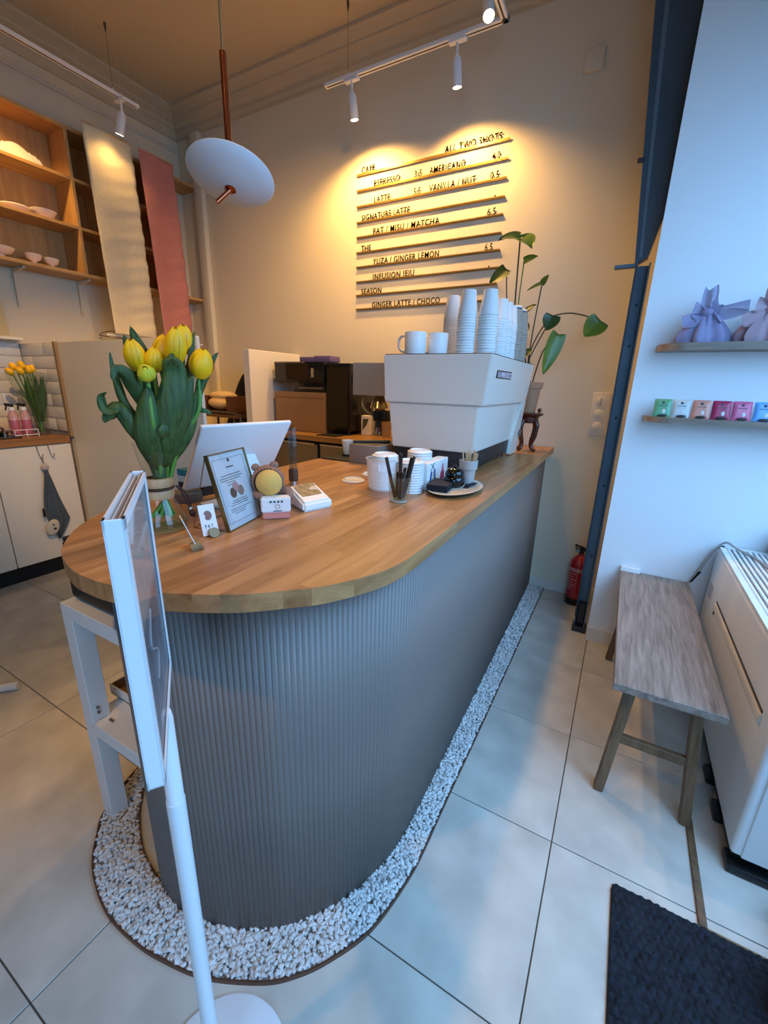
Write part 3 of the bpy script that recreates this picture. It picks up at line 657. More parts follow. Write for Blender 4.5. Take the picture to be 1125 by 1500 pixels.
TUL = [(-.021, 1.297, -.005, (-.15, 1), .020, .062, m_yel, 'leftmost open yellow tulip of the bunch in the glass vase'),
       (-.004, 1.262, -.055, (-.05, .5), .0165, .034, m_yelg, 'small greenish-yellow tulip bud facing the camera, lowest of the bunch'),
       (.014, 1.290, -.01, (.15, 1), .018, .050, m_yel, 'yellow tulip half hidden behind the low greenish bud'),
       (.033, 1.312, .0, (.35, 1), .020, .060, m_yel, 'left one of the three tall yellow tulips at the top of the bunch'),
       (.055, 1.318, -.03, (.10, 1), .021, .072, m_yel, 'middle one of the three tall yellow tulips, in front of the topmost'),
       (.074, 1.335, .02, (.10, 1), .020, .060, m_yel, 'topmost yellow tulip, rear right of the three tall ones'),
       (.103, 1.286, -.02, (.25, 1), .0245, .062, m_yel, 'rightmost large round yellow tulip of the bunch')]
tul_roots = []
for s, z, d, (ls, lz), r, h, mt, lab in TUL:
    t = thing('tulip', lab, 'tulip', tuple(vp_(s*.1, ZT+.02)), 'tulips in the glass vase'); tul_roots.append(t)
    ax = (vs_*ls+vn*(-.25 if mt is m_yel else -.85)+Vector((0, 0, lz))).normalized(); c = vp_(s, z, d)-ax*h*.5
    for k in range(6): part('petal', petal_bm(c, ax, r*(1.0 if k % 2 else .93), h*(1.0 if k % 2 else .96), k*PI/3, -.05), mt, t, 60)
    bm = NB(); sph(bm, c+ax*h*.52, 1, 14, 10, (r*.62, r*.62, h*.40), Matrix([[*v] for v in zip(*frame(ax))])); part('bloom_core', bm, mt, t, 60)
    bm = NB(); tube(bm, smooth_path([vp_(s*-.36+.008, ZT+.030, d*.45+.004), vp_(s*.14, ZT+.085, d*.12), vp_(s*.14, ZT+.105, d*.12), vp_(s*.45, ZT+.2, d*.5), vp_(s*.85, z-.10, d), tuple(c)], 5), .0046, 8); part('stem', bm, m_stem, t, 60)
def blade(root, pts, w, face=(0, -1), cup=.35, mat=None, tw=0.0):
    root_k = w*100
    def rmx(z): return .023+max(0, min(1, (z-1.02)/.098))*.016
    def inside(p):
        if p[1] >= 1.122: return p
        q = math.hypot(p[0], p[2]); k = min(1, rmx(p[1])*.5/max(q, 1e-4)); return (p[0]*k, p[1], p[2]*k)
    P = smooth_path([vp_(*inside(p)) for p in pts], 7); n = len(P); fv = -vn if face[1] < 0 else vn
    def f(i, j):
        k = min(int(round(j*(n-1))), n-1); p = P[k]; d = (P[min(k+1, n-1)]-P[max(k-1, 0)]).normalized()
        nn = Matrix.Rotation(tw*j+face[0], 3, d) @ (fv-d*fv.dot(d)).normalized(); sd = d.cross(nn).normalized(); s = (i-.5)*2
        ww = w*(math.sin(PI*(.14+.86*j))**.7 if j < .999 else 0.02)
        if p.z < 1.14: ww = min(ww, 1.35*rmx(p.z)+max(0, p.z-1.115)*1.2)
        return p+sd*(s*ww/2*(1-cup*.25))-nn*(-cup*ww*.5*abs(s)**1.7)*-1+sd*.0006*math.sin(14*j)+nn*(.0035*s*math.sin(9*j+3*root_k+2*s))
    bm = NB(); grid(bm, 7, n, f); o = part('leaf', bm, mat or m_leaf, root, 60)
    md = o.modifiers.new('t', 'SOLIDIFY'); md.thickness = .0008
    return o
BL = [(4, [(.0, 1.07, -.03), (.012, 1.13, -.045), (.032, 1.20, -.06), (.050, 1.265, -.055), (.045, 1.29, -.07)], .062, (0, -1), .3, 0),
      (4, [(.02, 1.06, -.02), (.045, 1.14, -.04), (.068, 1.21, -.04), (.085, 1.262, -.03)], .045, (.5, -1), .4, 0),
      (0, [(-.01, 1.06, -.03), (-.018, 1.13, -.05), (-.012, 1.19, -.055), (-.004, 1.235, -.05)], .052, (-.2, -1), .3, 0),
      (0, [(-.01, 1.08, -.02), (-.035, 1.14, -.04), (-.06, 1.19, -.04), (-.082, 1.178, -.035), (-.088, 1.165, -.03)], .034, (-.3, -1), .5, .6),
      (0, [(-.06, 1.188, -.04), (-.080, 1.19, -.035), (-.088, 1.215, -.03), (-.078, 1.222, -.035)], .02, (.5, -1), .3, .5),
      (0, [(-.02, 1.15, -.01), (-.045, 1.20, -.02), (-.058, 1.25, -.02), (-.062, 1.298, -.02)], .020, (.3, -1), .5, .4),
      (0, [(-.01, 1.17, -.02), (-.03, 1.23, -.04), (-.05, 1.262, -.05), (-.064, 1.248, -.055)], .034, (-.5, -1), .4, 0),
      (2, [(-.01, 1.18, .01), (-.020, 1.26, .01), (-.035, 1.335, .01)], .026, (.3, -1), .4, 0),
      (2, [(.0, 1.20, .02), (-.005, 1.28, .02), (-.022, 1.352, .02)], .034, (-.3, -1), .4, 0),
      (6, [(.03, 1.06, -.01), (.06, 1.13, -.02), (.085, 1.20, -.02), (.118, 1.27, -.02)], .030, (.4, -1), .4, 0),
      (6, [(.04, 1.12, .0), (.065, 1.165, -.01), (.082, 1.185, -.01), (.115, 1.178, -.01)], .026, (.2, -1), .4, .5),
      (5, [(.05, 1.18, .01), (.075, 1.25, .01), (.088, 1.30, .01), (.098, 1.35, .01)], .024, (.5, -1), .4, 0),
      (6, [(.09, 1.22, .02), (.115, 1.27, .03), (.145, 1.312, .03)], .020, (.2, -1), .4, 0),
      (1, [(-.01, 1.03, -.03), (-.025, 1.08, -.045), (-.03, 1.12, -.05), (-.02, 1.15, -.05)], .040, (-.5, -1), .4, .8),
      (3, [(.0, 1.04, -.02), (.006, 1.10, -.05), (.014, 1.14, -.055), (.022, 1.165, -.05)], .040, (.2, -1), .4, .3),
      (4, [(.03, 1.26, -.05), (.042, 1.285, -.06), (.045, 1.30, -.055)], .03, (0, -1), .5, 0)]
for k, pts, w, fc, cu, tw in BL: blade(tul_roots[k], pts, w, fc, cu, None, tw)

# ================================================================ COUNTER-TOP THINGS (near end)
def quad_frame(o, x, y): return basis(o, x, y)
# card holders
def card(label, bl, xdir, lean, w, h, hpos, shape):
    x = Vector(xdir).normalized(); up = Vector((0, 0, 1)); back = up.cross(x); ydir = (up*math.cos(lean)+back*math.sin(lean)); mt = basis(bl, x, ydir)
    t = thing('card_holder', label, 'card', (bl[0], bl[1], ZT), 'name cards on round brass holders')
    tb_ = NB(); box(tb_, (0, 0, -.0008), (w, h, .0008)); bm = NB(); merge(bm, tb_, mt); part('card', bm, m_paper, t)
    tb_ = NB(); lathe(tb_, (w*hpos, .004, -.010), [(0, 0), (.011, 0), (.011, .020), (0, .020)], 20); bm = NB(); merge(bm, tb_, mt)
    part('holder', bm, m_brass, t, 40)
    if shape:
        pts = [(.38+(.245-.11*math.exp(-((a-2.75)/.42)**2))*math.cos(a+.5)*1.05, .64+(.155-.05*math.exp(-((a-2.75)/.42)**2))*math.sin(a+.5), .0) for a in [2*PI*k/36 for k in range(36)]]
        tb_ = NB(); extr(tb_, [((px+.12)*w, py*h, .0009) for px, py, _ in pts], (0, 0, .0004)); bm = NB(); merge(bm, tb_, mt); part('bean_print', bm, M('bean_brown', '#8a6a62', .8), t)
        bm = NB(); text_bm(bm, 'P A T', w*.22, w*.72, h*.25, mt @ Matrix.Translation((0, 0, .0014)), cap=.0065, depth=.0003); part('lettering', bm, m_ink, t)
    else:
        for q in range(3):
            tb_ = NB(); box(tb_, (w*.2, h*(.35+.15*q), .0009), (w*.7, h*(.37+.15*q), .0012)); bm = NB(); merge(bm, tb_, mt); part('printed_line', bm, m_ink, t)
card('white name card with a brown bean print in a round brass holder', (-.757, .566, ZT+.004), (.34, .94, 0), .36, .034, .068, .62, True)
card('white name card seen edge-on in a brass holder, nearest the vase', (-.706, .512, ZT+.004), (-.88, .47, 0), .34, .030, .070, .25, False)
# framed notice
fbl, fbr = Vector((-.742, .622, ZT+.002)), Vector((-.778, .756, ZT+.002)); fx = (fbl-fbr); 
t = thing('picture_frame', 'slim gold standing frame with a printed notice in front of the monitor', 'frame', (-.765, .69, ZT))
xd = (fbr-fbl); fw = xd.length; lean = math.radians(14); bk = Vector((0, 0, 1)).cross(xd.normalized()); 
if bk.x > 0: bk = -bk
yd = Vector((0, 0, math.cos(lean)))+bk*math.sin(lean); xd.normalize(); fm = basis(fbl, xd, yd); fh = .172
def fpart(nm, a, b, mat, bev=0):
    q = NB(); box(q, a, b, bev, 1); bm = NB(); merge(bm, q, fm); return part(nm, bm, mat, t)
for a, b in (((-.003, -.003, -.005), (0, fh+.003, .005)), ((fw, -.003, -.005), (fw+.003, fh+.003, .005)), ((-.003, -.003, -.005), (fw+.003, 0, .005)), ((-.003, fh, -.005), (fw+.003, fh+.003, .005))): fpart('frame_bar', a, b, m_gold)
fpart('paper', (0, 0, -.001), (fw, fh, .001), m_paper)
for a, b in (((.010, .012), (.0107, fh-.012)), ((fw-.0107, .012), (fw-.010, fh-.012)), ((.010, .012), (fw-.010, .0127)), ((.010, fh-.0127), (fw-.010, fh-.012))): fpart('printed_border', (a[0], a[1], .0011), (b[0], b[1], .0014), m_ink)
ln = [(.70, .18, .74), (.665, .14, .78), (.635, .14, .70), (.60, .3, .55), (.565, .3, .5), (.345, .32, .72), (.315, .28, .76), (.285, .24, .74), (.235, .2, .78), (.205, .2, .62), (.175, .3, .6)]
for y_, a_, b_ in ln: fpart('printed_line', (fw*a_, fh*y_, .0011), (fw*b_, fh*(y_+.008), .0014), m_ink)
fpart('printed_title', (fw*.40, fh*.80, .0011), (fw*.60, fh*.815, .0014), m_ink)
q = NB(); lathe(q, (fw*.5, fh*.90, .0011), [(0, 0), (.0045, 0), (.0045, .0003), (0, .0003)], 14); bm = NB(); merge(bm, q, fm); part('printed_emblem', bm, m_ink, t)
for cx, cy, rr, cc in ((.50, .52, .0125, '#b98a86'), (.40, .455, .0125, '#5a4038'), (.62, .455, .0125, '#8c7468')):
    q = NB(); lathe(q, (fw*cx, fh*cy, .0011), [(0, 0), (rr, 0), (rr*.9, .0006), (0, .0008)], 18); bm = NB(); merge(bm, q, fm); part('printed_cake', bm, M('cake_print', cc, .7), t)
q = NB(); box(q, (0, 0, .0016), (fw, fh, .0024)); bm = NB(); merge(bm, q, fm); part('glass', bm, m_acryl, t)
top = fm @ Vector((.0, fh, -.004)); bm = NB(); tube(bm, [top, (top.x-.045, top.y-.012, ZT+.002)], .0012, 6); part('back_leg', bm, m_gold, t)
top2 = fm @ Vector((fw, fh, -.004)); bm = NB(); tube(bm, [top2, (top2.x-.045, top2.y-.012, ZT+.002), (top.x-.045, top.y-.012, ZT+.002), (fbl.x, fbl.y, ZT+.002)], .0012, 6); part('back_leg', bm, m_gold, t)
# monitor seen from behind
t = thing('monitor', 'white tablet-style till screen seen from behind on a grey round foot', 'monitor', (-1.03, .80, ZT))
ph_, ta_ = 1.39, .629; ux = Vector((math.cos(ph_), math.sin(ph_), 0)); un = Vector((ux.y, -ux.x, 0)); uy = un*math.sin(ta_)+Vector((0, 0, math.cos(ta_)))
mw, mh = .276, .227; mm = basis((-1.03, .722, .957), ux, uy)
q = NB(); box(q, (0, 0, -.012), (mw, mh, .0), .004, 3); bm = NB(); merge(bm, q, mm); part('screen_housing', bm, m_plastic, t, 40)
q = NB(); box(q, (.004, .004, -.0135), (mw-.004, mh-.004, -.0118)); bm = NB(); merge(bm, q, mm); part('screen', bm, m_black, t)
A = mm @ Vector((mw*.56, mh*.50, .0)); B = Vector((-.885, .875, ZT+.005)); B2 = Vector((-.885, .875, ZT+.005)); th = Vector((.010, 0, .002))
bm = NB(); extr(bm, [A-ux*.026, A+ux*.026, B+ux*.026, B-ux*.026], th); part('stand_arm', bm, m_plastic, t, 40)
bm = NB(); box(bm, (-.985, .735, ZT), (-.862, .925, ZT+.006), .003); part('stand_foot', bm, m_plastic, t, 40)
bm = NB(); lathe(bm, (-1.045, .745, ZT), [(0, 0), (.036, 0), (.038, .004), (.038, .026), (.034, .030), (0, .03)], 24); solo('puck', bm, M('warm_grey', '#5c554e', .6), 'dark grey round puck standing under the monitor left edge', 'holder', 40)
t = thing('box', 'blue and white flat carton lying left of the monitor', 'box', (-1.10, .86, ZT))
for z, c in ((.0, m_dark), (.03, M('pale_blue', '#9fb4bd', .6)), (.05, M('teal_blue', '#1f6f8a', .5))):
    bm = NB(); box(bm, (-1.165, .80, ZT+z), (-1.05, .95, ZT+z+(.03 if z == 0 else .02)), .002, 1); part('band', bm, c, t)
# plush toy (plain) hugging a small white box
ph = thing('plush_toy', 'plain yellow plush toy in a ribbed brown hood behind a white box', 'plush toy', (-.76, .785, ZT))
pb, pn = Vector((-.752, .785, 0)), Vector((-.69, .72, 0)).normalized(); ps = Vector((.72, .69, 0)); toc = -pn
def pp(s, z, d=0): return pb+ps*s+toc*d+Vector((0, 0, z))
toc = Vector((.69, -.72, 0)); 
m_knit = M('brown_knit', '#9a7460', .95, bump=.8, bscale=300)
def lump(c, sc, mat3=None, u=24, v=16): bm = NB(); sph(bm, c, 1, u, v, sc, mat3); return bm
rot_ = Matrix(((ps.x, toc.x, 0), (ps.y, toc.y, 0), (0, 0, 1)))
bm = lump(pp(-.024, ZT+.045, -.022), (.034, .028, .046), rot_); part('body', bm, m_knit, ph, 60)
bm = lump(pp(-.016, ZT+.088, -.010), (.0395, .030, .0385), rot_); part('hood_lining', bm, m_knit, ph, 60)
bm = NB()
def hood(u, v):
    a = 2*PI*u; b = .33*PI+v*.67*PI; r = .041+.0012*math.sin(a*30)
    return pp(-.016, ZT+.088, -.006)+(rot_ @ Vector((math.cos(a)*math.sin(b)*r, math.cos(b)*r*.92, math.sin(a)*math.sin(b)*r)))
grid(bm, 90, 10, hood, True); part('hood', bm, m_knit, ph, 60)
bm = lump(pp(-.014, ZT+.087, .009), (.033, .029, .034), rot_); part('head', bm, M('plush_yellow', '#e3b45e', .95, bump=.4, bscale=300), ph, 60)
bm = lump(pp(.0, ZT+.128, -.008), (.011, .008, .010), rot_); part('hood_ear', bm, m_knit, ph, 60)
bm = lump(pp(-.045, ZT+.122, -.012), (.011, .008, .010), rot_); part('hood_ear', bm, m_knit, ph, 60)
bm = NB(); tube(bm, smooth_path([pp(.012, ZT+.058, -.012), pp(.030, ZT+.062, .0), pp(.036, ZT+.050, .010)], 4), [.011]*9, 12); sph(bm, pp(.036, ZT+.050, .010), .011); part('arm', bm, m_knit, ph, 60)
bm = NB(); tube(bm, smooth_path([pp(-.040, ZT+.060, -.01), pp(-.046, ZT+.055, .005), pp(-.030, ZT+.055, .02)], 4), [.010]*9, 12); part('arm', bm, m_knit, ph, 60)
wb = thing('box', 'small white printed box with a pink bottom held by the plush toy', 'box', (-.738, .775, ZT))
bxm = basis(pp(-.036, ZT, .028), ps, (0, 0, 1))
def wbox(a, b, z0, z1, taper=.93):
    q = NB(); frustum(q, a, b, -.018, .018, z0, a, b, -.018, .018, z1, .003); bm = NB()
    merge(bm, q, Matrix.Translation(pp(0, ZT, .028)) @ rot_.to_4x4()); return bm
part('lower_band', wbox(-.034, .034, .001, .018), M('coral_pink', '#d98878', .6), wb, 40)
part('carton', wbox(-.036, .036, .018, .055), m_paper, wb, 40)
fr = Matrix.Translation(pp(0, ZT, .028)) @ rot_.to_4x4()
for k in range(4):
    q = NB(); lathe(q, (-.012+k*.009, .0186, .046), [(0, 0), (.0028, 0), (.0028, .0006), (0, .0006)], 10, Matrix.Rotation(-PI/2, 3, 'X')); bm = NB(); merge(bm, q, fr); part('printed_dot', bm, m_ink, wb)
q = NB(); lathe(q, (.004, .0182, .034), [(.005, 0), (.0062, 0), (.0062, .0008), (.005, .0008)], 20, Matrix.Rotation(-PI/2, 3, 'X'), cap=False); bm = NB(); merge(bm, q, fr); part('printed_ring', bm, M('beige_print', '#b59a7c', .7), wb)
q = NB(); box(q, (-.006, .0182, .0215), (.014, .0189, .0235)); bm = NB(); merge(bm, q, fr); part('printed_line', bm, m_ink, wb)
# card reader / white dish with a photo
t = thing('tray', 'white sloped desk tray with a brown photo panel next to the plush toy', 'tray', (-.745, .87, ZT))
a, b, c_, d_ = Vector((-.700, .832, ZT)), Vector((-.672, .925, ZT)), Vector((-.775, .975, ZT)), Vector((-.80, .882, ZT))
def slope(z0f, z0b, ins, dz=0):
    cen = (a+b+c_+d_)/4; P = [cen+(p-cen)*ins for p in (a, b, c_, d_)]; return [Vector((p.x, p.y, ZT+z+dz)) for p, z in zip(P, (z0f, z0f, z0b, z0b))]
bm = NB(); lo = slope(.0, .0, 1); hi = slope(.024, .050, .95); v = [bm.verts.new(p) for p in lo+hi]
for f in ((0, 3, 2, 1), (4, 5, 6, 7), (0, 1, 5, 4), (1, 2, 6, 5), (2, 3, 7, 6), (3, 0, 4, 7)): bm.faces.new([v[i] for i in f])
bmesh.ops.bevel(bm, geom=bm.edges[:], offset=.006, segments=3, affect='EDGES'); part('body', bm, m_plastic, t, 50)
P = slope(.024, .050, .68, .0006); q = [P[0].lerp(P[3], .12), P[1].lerp(P[2], .12), P[2].lerp(P[1], -.02), P[3].lerp(P[0], -.02)]
bm = NB(); extr(bm, q, (0, 0, .0012)); part('photo', bm, M('photo_brown', '#8b7355', .5, var=.5, vscale=70), t)
q2 = [q[0].lerp(q[2], .55), q[1].lerp(q[2], .45), q[1].lerp(q[2], .75), q[0].lerp(q[2], .72)]; bm = NB(); extr(bm, [p+Vector((0, 0, .0013)) for p in q2], (0, 0, .0004)); part('photo_detail', bm, M('photo_pale', '#c9b79e', .5), t)
# acrylic post
t = thing('display_post', 'clear acrylic post with a dark clamp right of the monitor', 'display stand', (-.945, 1.075, ZT))
bm = NB(); box(bm, (-.955, 1.066, ZT+.03), (-.935, 1.086, ZT+.19), .002, 1); part('post', bm, glass('post_acrylic', '#dfe3e6', .05, 2.2), t)
bm = NB(); box(bm, (-.957, 1.064, ZT+.012), (-.933, 1.088, ZT+.052), .002, 1); part('clamp', bm, M('smoke', '#4c4038', .2), t)
bm = NB(); lathe(bm, (-.945, 1.075, ZT), [(0, 0), (.014, 0), (.014, .012), (0, .012)], 16); part('foot', bm, m_chrome, t, 40)

# ================================================================ COUNTER-TOP THINGS (beside the machine)
t = thing('lid_tub', 'white ribbed tub full of cup lids on the counter beside the machine', 'tub', (-.668, 1.20, ZT))
bm = NB(); pr = [(0, 0), (.046, 0)]
for k in range(11): pr += [(.0475+.0006*k, .004+.0082*k), (.0490+.0006*k, .007+.0082*k), (.0490+.0006*k, .0095+.0082*k)]
pr += [(.0565, .098), (.058, .101), (.0555, .101), (.05, .03), (0, .03)]
lathe(bm, (-.668, 1.20, ZT), pr, 36); part('tub', bm, m_plastic, t, 50)
bm = NB(); q = NB(); box(q, (-.014, -.001, 0), (.014, .001, .022), .0006, 1); merge(bm, q, Matrix.Translation((-.645, 1.153, ZT+.066)) @ Matrix.Rotation(.5, 4, 'Z')); part('label_tab', bm, m_white, t)
lb = NB(); lathe(lb, (0, 0, 0), [(.040, 0), (.043, .001), (.043, .004), (.038, .006), (.034, .0105), (.032, .0105), (.031, .007), (0, .007)], 28); lid_me = finish(lb, 'cup_lid', m_plastic, 40)
def lid(x, y, z, label, group, rx=0, ry=0, sc=1):
    o = bpy.data.objects.new('cup_lid', lid_me); C.objects.link(o); o.location = (x, y, z); o.rotation_euler = (rx, ry, 0); o.scale = (sc, sc, sc)
    o['label'] = label; o['category'] = 'lid'; o['group'] = group
for n_, x_, y_, z_, d_, g_ in ((10, -.664, 1.203, ZT+.031, 'in the ribbed tub beside the machine', 'lids in the tub'), (14, -.60, 1.335, ZT, 'in the open stack behind the ribbed tub', 'lids in the stack behind'), (12, -.575, 1.215, ZT, 'in the low stack behind the short glass', 'lids behind the glass')):
    for k in range(n_): lid(x_, y_, z_+k*.0085, '%s white cup lid%s %s' % (ORD[n_-1-k], '' if k == n_-1 else ' from the top', d_), g_)
lid(-.808, 1.235, ZT, 'loose white lid lying flat on the wood left of the ribbed tub', 'loose lids', sc=.95)
lid(-.812, 1.365, ZT, 'loose white lid farther back, half hidden behind the ribbed tub', 'loose lids', sc=.85)
t = thing('drinking_glass', 'short clear glass holding dark wrapped sticks on the counter', 'glass', (-.548, 1.085, ZT))
bm = NB(); lathe(bm, (-.548, 1.085, ZT), [(0, .0), (.026, 0), (.028, .002), (.0345, .076), (.033, .076), (.0265, .008), (0, .008)], 32); part('body', bm, m_glass, t, 50)
bm = NB(); lathe(bm, (-.548, 1.085, ZT+.001), [(0, 0), (.0255, 0), (.026, .004), (0, .004)], 24); part('base', bm, M('glass_base', '#c9c3b8', .1), t, 40)
for k, (dx, dy, lx, ly, h) in enumerate(((-.012, -.004, -.036, -.02, .130), (.001, .002, -.004, .006, .142), (.004, -.006, .004, -.004, .140), (.012, .004, .030, .030, .132), (.004, .008, .020, .034, .128), (-.006, .01, .012, .01, .10), (.010, -.008, .016, -.010, .09), (-.010, .006, -.012, .010, .085))):
    A, B = Vector((-.548+dx, 1.085+dy, ZT+.010)), Vector((-.548+lx, 1.085+ly, ZT+h)); q = NB(); box(q, (-.0055, -.003, 0), (.0055, .003, (B-A).length), .001, 1)
    bm = NB(); u, w, d = frame(B-A); merge(bm, q, Matrix(((u.x, w.x, d.x, A.x), (u.y, w.y, d.y, A.y), (u.z, w.z, d.z, A.z), (0, 0, 0, 1))))
    solo('wrapped_stick', bm, m_choc, ['dark wrapped stick leaning far left in the short glass', 'tall dark wrapped stick upright at the back of the short glass', 'tall dark wrapped stick upright at the front of the short glass', 'dark wrapped stick leaning far right in the short glass', 'dark wrapped stick leaning right, behind the rightmost in the glass', 'short dark wrapped stick low in the short glass', 'short dark wrapped stick low in the short glass', 'short dark wrapped stick low in the short glass'][k], 'stick', group='dark sticks in the short glass' if k < 5 else 'short dark sticks in the glass')
t = thing('napkin_box', 'white printed paper box with blue and pink figures beside the lid stack', 'box', (-.60, 1.35, ZT))
bm = NB(); box(bm, (-.575, 1.262, ZT), (-.535, 1.44, ZT+.088), .002, 1); part('carton', bm, m_paper, t)
fxn = -.5347
def onface(y, z): return (fxn, y, ZT+z)
for pts, c in (([(1.278, .02), (1.290, .02), (1.296, .055), (1.286, .060)], '#23408a'), ([(1.300, .02), (1.314, .018), (1.308, .056), (1.298, .056)], '#d8d0b4'), ([(1.318, .02), (1.330, .02), (1.322, .062), (1.310, .058)], '#27509c'),
               ([(1.37, .018), (1.41, .016), (1.405, .045), (1.375, .045)], '#a3365a'), ([(1.378, .045), (1.402, .045), (1.393, .072), (1.386, .072)], '#c77c92'), ([(1.283, .06), (1.287, .06), (1.318, .084), (1.314, .084)], '#23262c'), ([(1.314, .06), (1.318, .06), (1.290, .084), (1.286, .084)], '#23262c')):
    bm = NB(); extr(bm, [onface(*p) for p in pts], (.0006, 0, 0)); part('printed_figure', bm, M('print', c, .7), t)
t = thing('serving_tray', 'oval cream tray with dark underside near the counter edge', 'tray', (-.458, 1.315, ZT))
def oval(rx, ry, z, n=48, cx=-.458, cy=1.315): return [(cx+rx*math.cos(2*PI*k/n)*(1+.04*math.cos(4*PI*k/n)), cy+ry*math.sin(2*PI*k/n), z) for k in range(n)]
def loft(rings):
    bm = NB(); R_ = [[bm.verts.new(p) for p in r] for r in rings]
    for a, b in zip(R_, R_[1:]):
        n = len(a)
        for k in range(n): bm.faces.new((a[k], a[(k+1) % n], b[(k+1) % n], b[k]))
    bm.faces.new(list(reversed(R_[0]))); bm.faces.new(R_[-1]); return bm
part('underside', loft([oval(.060, .110, ZT), oval(.074, .128, ZT+.006), oval(.080, .136, ZT+.012)]), m_dark, t, 50)
part('dish', loft([oval(.080, .136, ZT+.0122), oval(.083, .140, ZT+.015), oval(.080, .137, ZT+.016), oval(.072, .126, ZT+.011)]), M('tray_cream', '#d9cdb8', .4), t, 50)
for k in range(6):
    q = NB(); box(q, (-.034, -.055, 0), (.034, .055, .0030), .001, 1); bm = NB(); merge(bm, q, Matrix.Translation((-.487+.002*math.sin(k*2), 1.262, ZT+.0128+.0036*k)) @ Matrix.Rotation(.12+.03*math.sin(k*3), 4, 'Z'))
    solo('napkin', bm, m_napk, '%s folded navy napkin%s in the pile on the oval cream tray' % (ORD[5-k], '' if k == 5 else ' from the top'), 'napkin', group='navy napkins on the tray')
for k, (x, y, a) in enumerate(((-.425, 1.34, .2), (-.415, 1.352, -.15))):
    q = NB(); box(q, (-.008, -.03, 0), (.008, .03, .004), .001, 1); bm = NB(); merge(bm, q, Matrix.Translation((x, y, ZT+.0118+k*.0042)) @ Matrix.Rotation(a, 4, 'Z')); solo('sugar_packet', bm, m_napk, ('lower' if k == 0 else 'upper')+' small black packet on the oval tray in front of the jars', 'packet')
t = thing('sugar_jar', 'glossy black ribbed jar on the oval cream tray', 'jar', (-.462, 1.315, ZT+.0115))
m_gblack = M('glossy_black', '#0a0a0b', .08)
bm = NB(); lathe(bm, (-.462, 1.315, ZT+.0115), [(0, 0), (.022, 0), (.031, .008), (.035, .02), (.034, .032), (.030, .036), (.032, .040), (.031, .050), (.024, .060), (.010, .064), (0, .064)], 32); part('body', bm, m_gblack, t, 60)
bm = NB(); sph(bm, (-.462, 1.315, ZT+.080), .007); part('knob', bm, m_gblack, t, 60)
t = thing('stick_pot', 'small grey stoneware pot on the oval tray holding wooden stirrers', 'pot', (-.440, 1.385, ZT+.0115))
bm = NB(); lathe(bm, (-.440, 1.385, ZT+.0115), [(0, 0), (.021, 0), (.026, .052), (.0305, .053), (.0315, .082), (.029, .083), (.026, .05), (0, .05)], 28); part('pot', bm, m_greycer, t, 40)
rnd = random.Random(5)
for k in range(22):
    a = rnd.uniform(0, 6.28); r0 = rnd.uniform(.004, .020); r1 = r0*1.25+.004; h = rnd.uniform(.105, .118)
    bm = NB(); tube(bm, [(-.440+r0*math.cos(a), 1.385+r0*math.sin(a), ZT+.064), (-.440+r1*math.cos(a), 1.385+r1*math.sin(a), ZT+.0115+h)], .0016, 6)
    solo('stirrer', bm, m_straw, 'thin wooden stirrer in the bunch in the grey pot', 'stirrer', group='wooden stirrers in the grey pot')
# behind the lids: grinder tray box, mat, espresso cup
t = thing('knock_box', 'brown-grey steel box with a black bar at the inner counter edge', 'box', (-.92, 1.62, ZT))
bm = NB(); box(bm, (-1.035, 1.545, ZT), (-.885, 1.74, ZT+.082), .004); part('body', bm, M('taupe_steel', '#85776b', .45), t, 30)
bm = NB(); tube(bm, [(-1.03, 1.57, ZT+.088), (-.892, 1.66, ZT+.090)], .007, 12); part('bar', bm, m_black, t, 50)
bm = NB(); box(bm, (-1.02, 1.555, ZT+.082), (-.90, 1.73, ZT+.0835)); part('rim', bm, m_steel, t)
bm = NB(); box(bm, (-1.19, 1.54, ZT), (-1.04, 1.80, ZT+.006), .003, 1); solo('tamping_mat', bm, m_blackm, 'flat black rubber mat on the inner edge of the counter', 'mat')
t = thing('espresso_cup', 'small white tapered espresso cup on the black machine mat', 'cup', (-1.13, 1.68, ZT+.006))
bm = NB(); lathe(bm, (-1.13, 1.68, ZT+.006), [(0, 0), (.018, 0), (.022, .01), (.031, .070), (.029, .070), (.02, .01), (0, .01)], 26); part('body', bm, m_ceram, t, 50)
bm = NB(); lathe(bm, (-1.13, 1.68, ZT+.006), [(.0185, -.0), (.03, .0), (.03, .004), (.0185, .004)], 24, cap=False); part('saucer_ring', bm, m_black, t)
# grinder beside the machine
t = thing('coffee_grinder', 'grey box-headed coffee grinder with chrome throat behind the machine', 'grinder', (-1.0, 1.82, ZT))
bm = NB(); box(bm, (-1.185, 1.80, 1.202), (-.99, 1.98, 1.352), .003, 1); part('head', bm, M('grinder_grey', '#a59a8c', .45), t)
bm = NB(); lathe(bm, (-1.075, 1.87, 1.140), [(.028, 0), (.046, .004), (.036, .03), (.024, .062), (0, .062)], 24); part('throat', bm, M('throat_brass', '#b9ab88', .2, metal=1), t, 50)
bm = NB(); tube(bm, smooth_path([(-1.14, 1.83, 1.19), (-1.13, 1.81, 1.15), (-1.08, 1.80, 1.115), (-1.04, 1.80, 1.105)], 5), .0055, 10); part('fork', bm, m_chrome, t, 60)
bm = NB(); box(bm, (-1.055, 1.775, 1.085), (-.985, 1.87, 1.135), .008); part('portafilter_rest', bm, m_black, t, 40)
bm = NB(); tube(bm, [(-1.035, 1.80, 1.09), (-1.045, 1.80, ZT+.10)], [.008, .006], 12); part('handle', bm, m_chrome, t, 50)
bm = NB(); tube(bm, [(-1.035, 1.80, 1.10), (-1.036, 1.80, 1.055)], .0115, 12); part('grip', bm, m_black, t, 50)
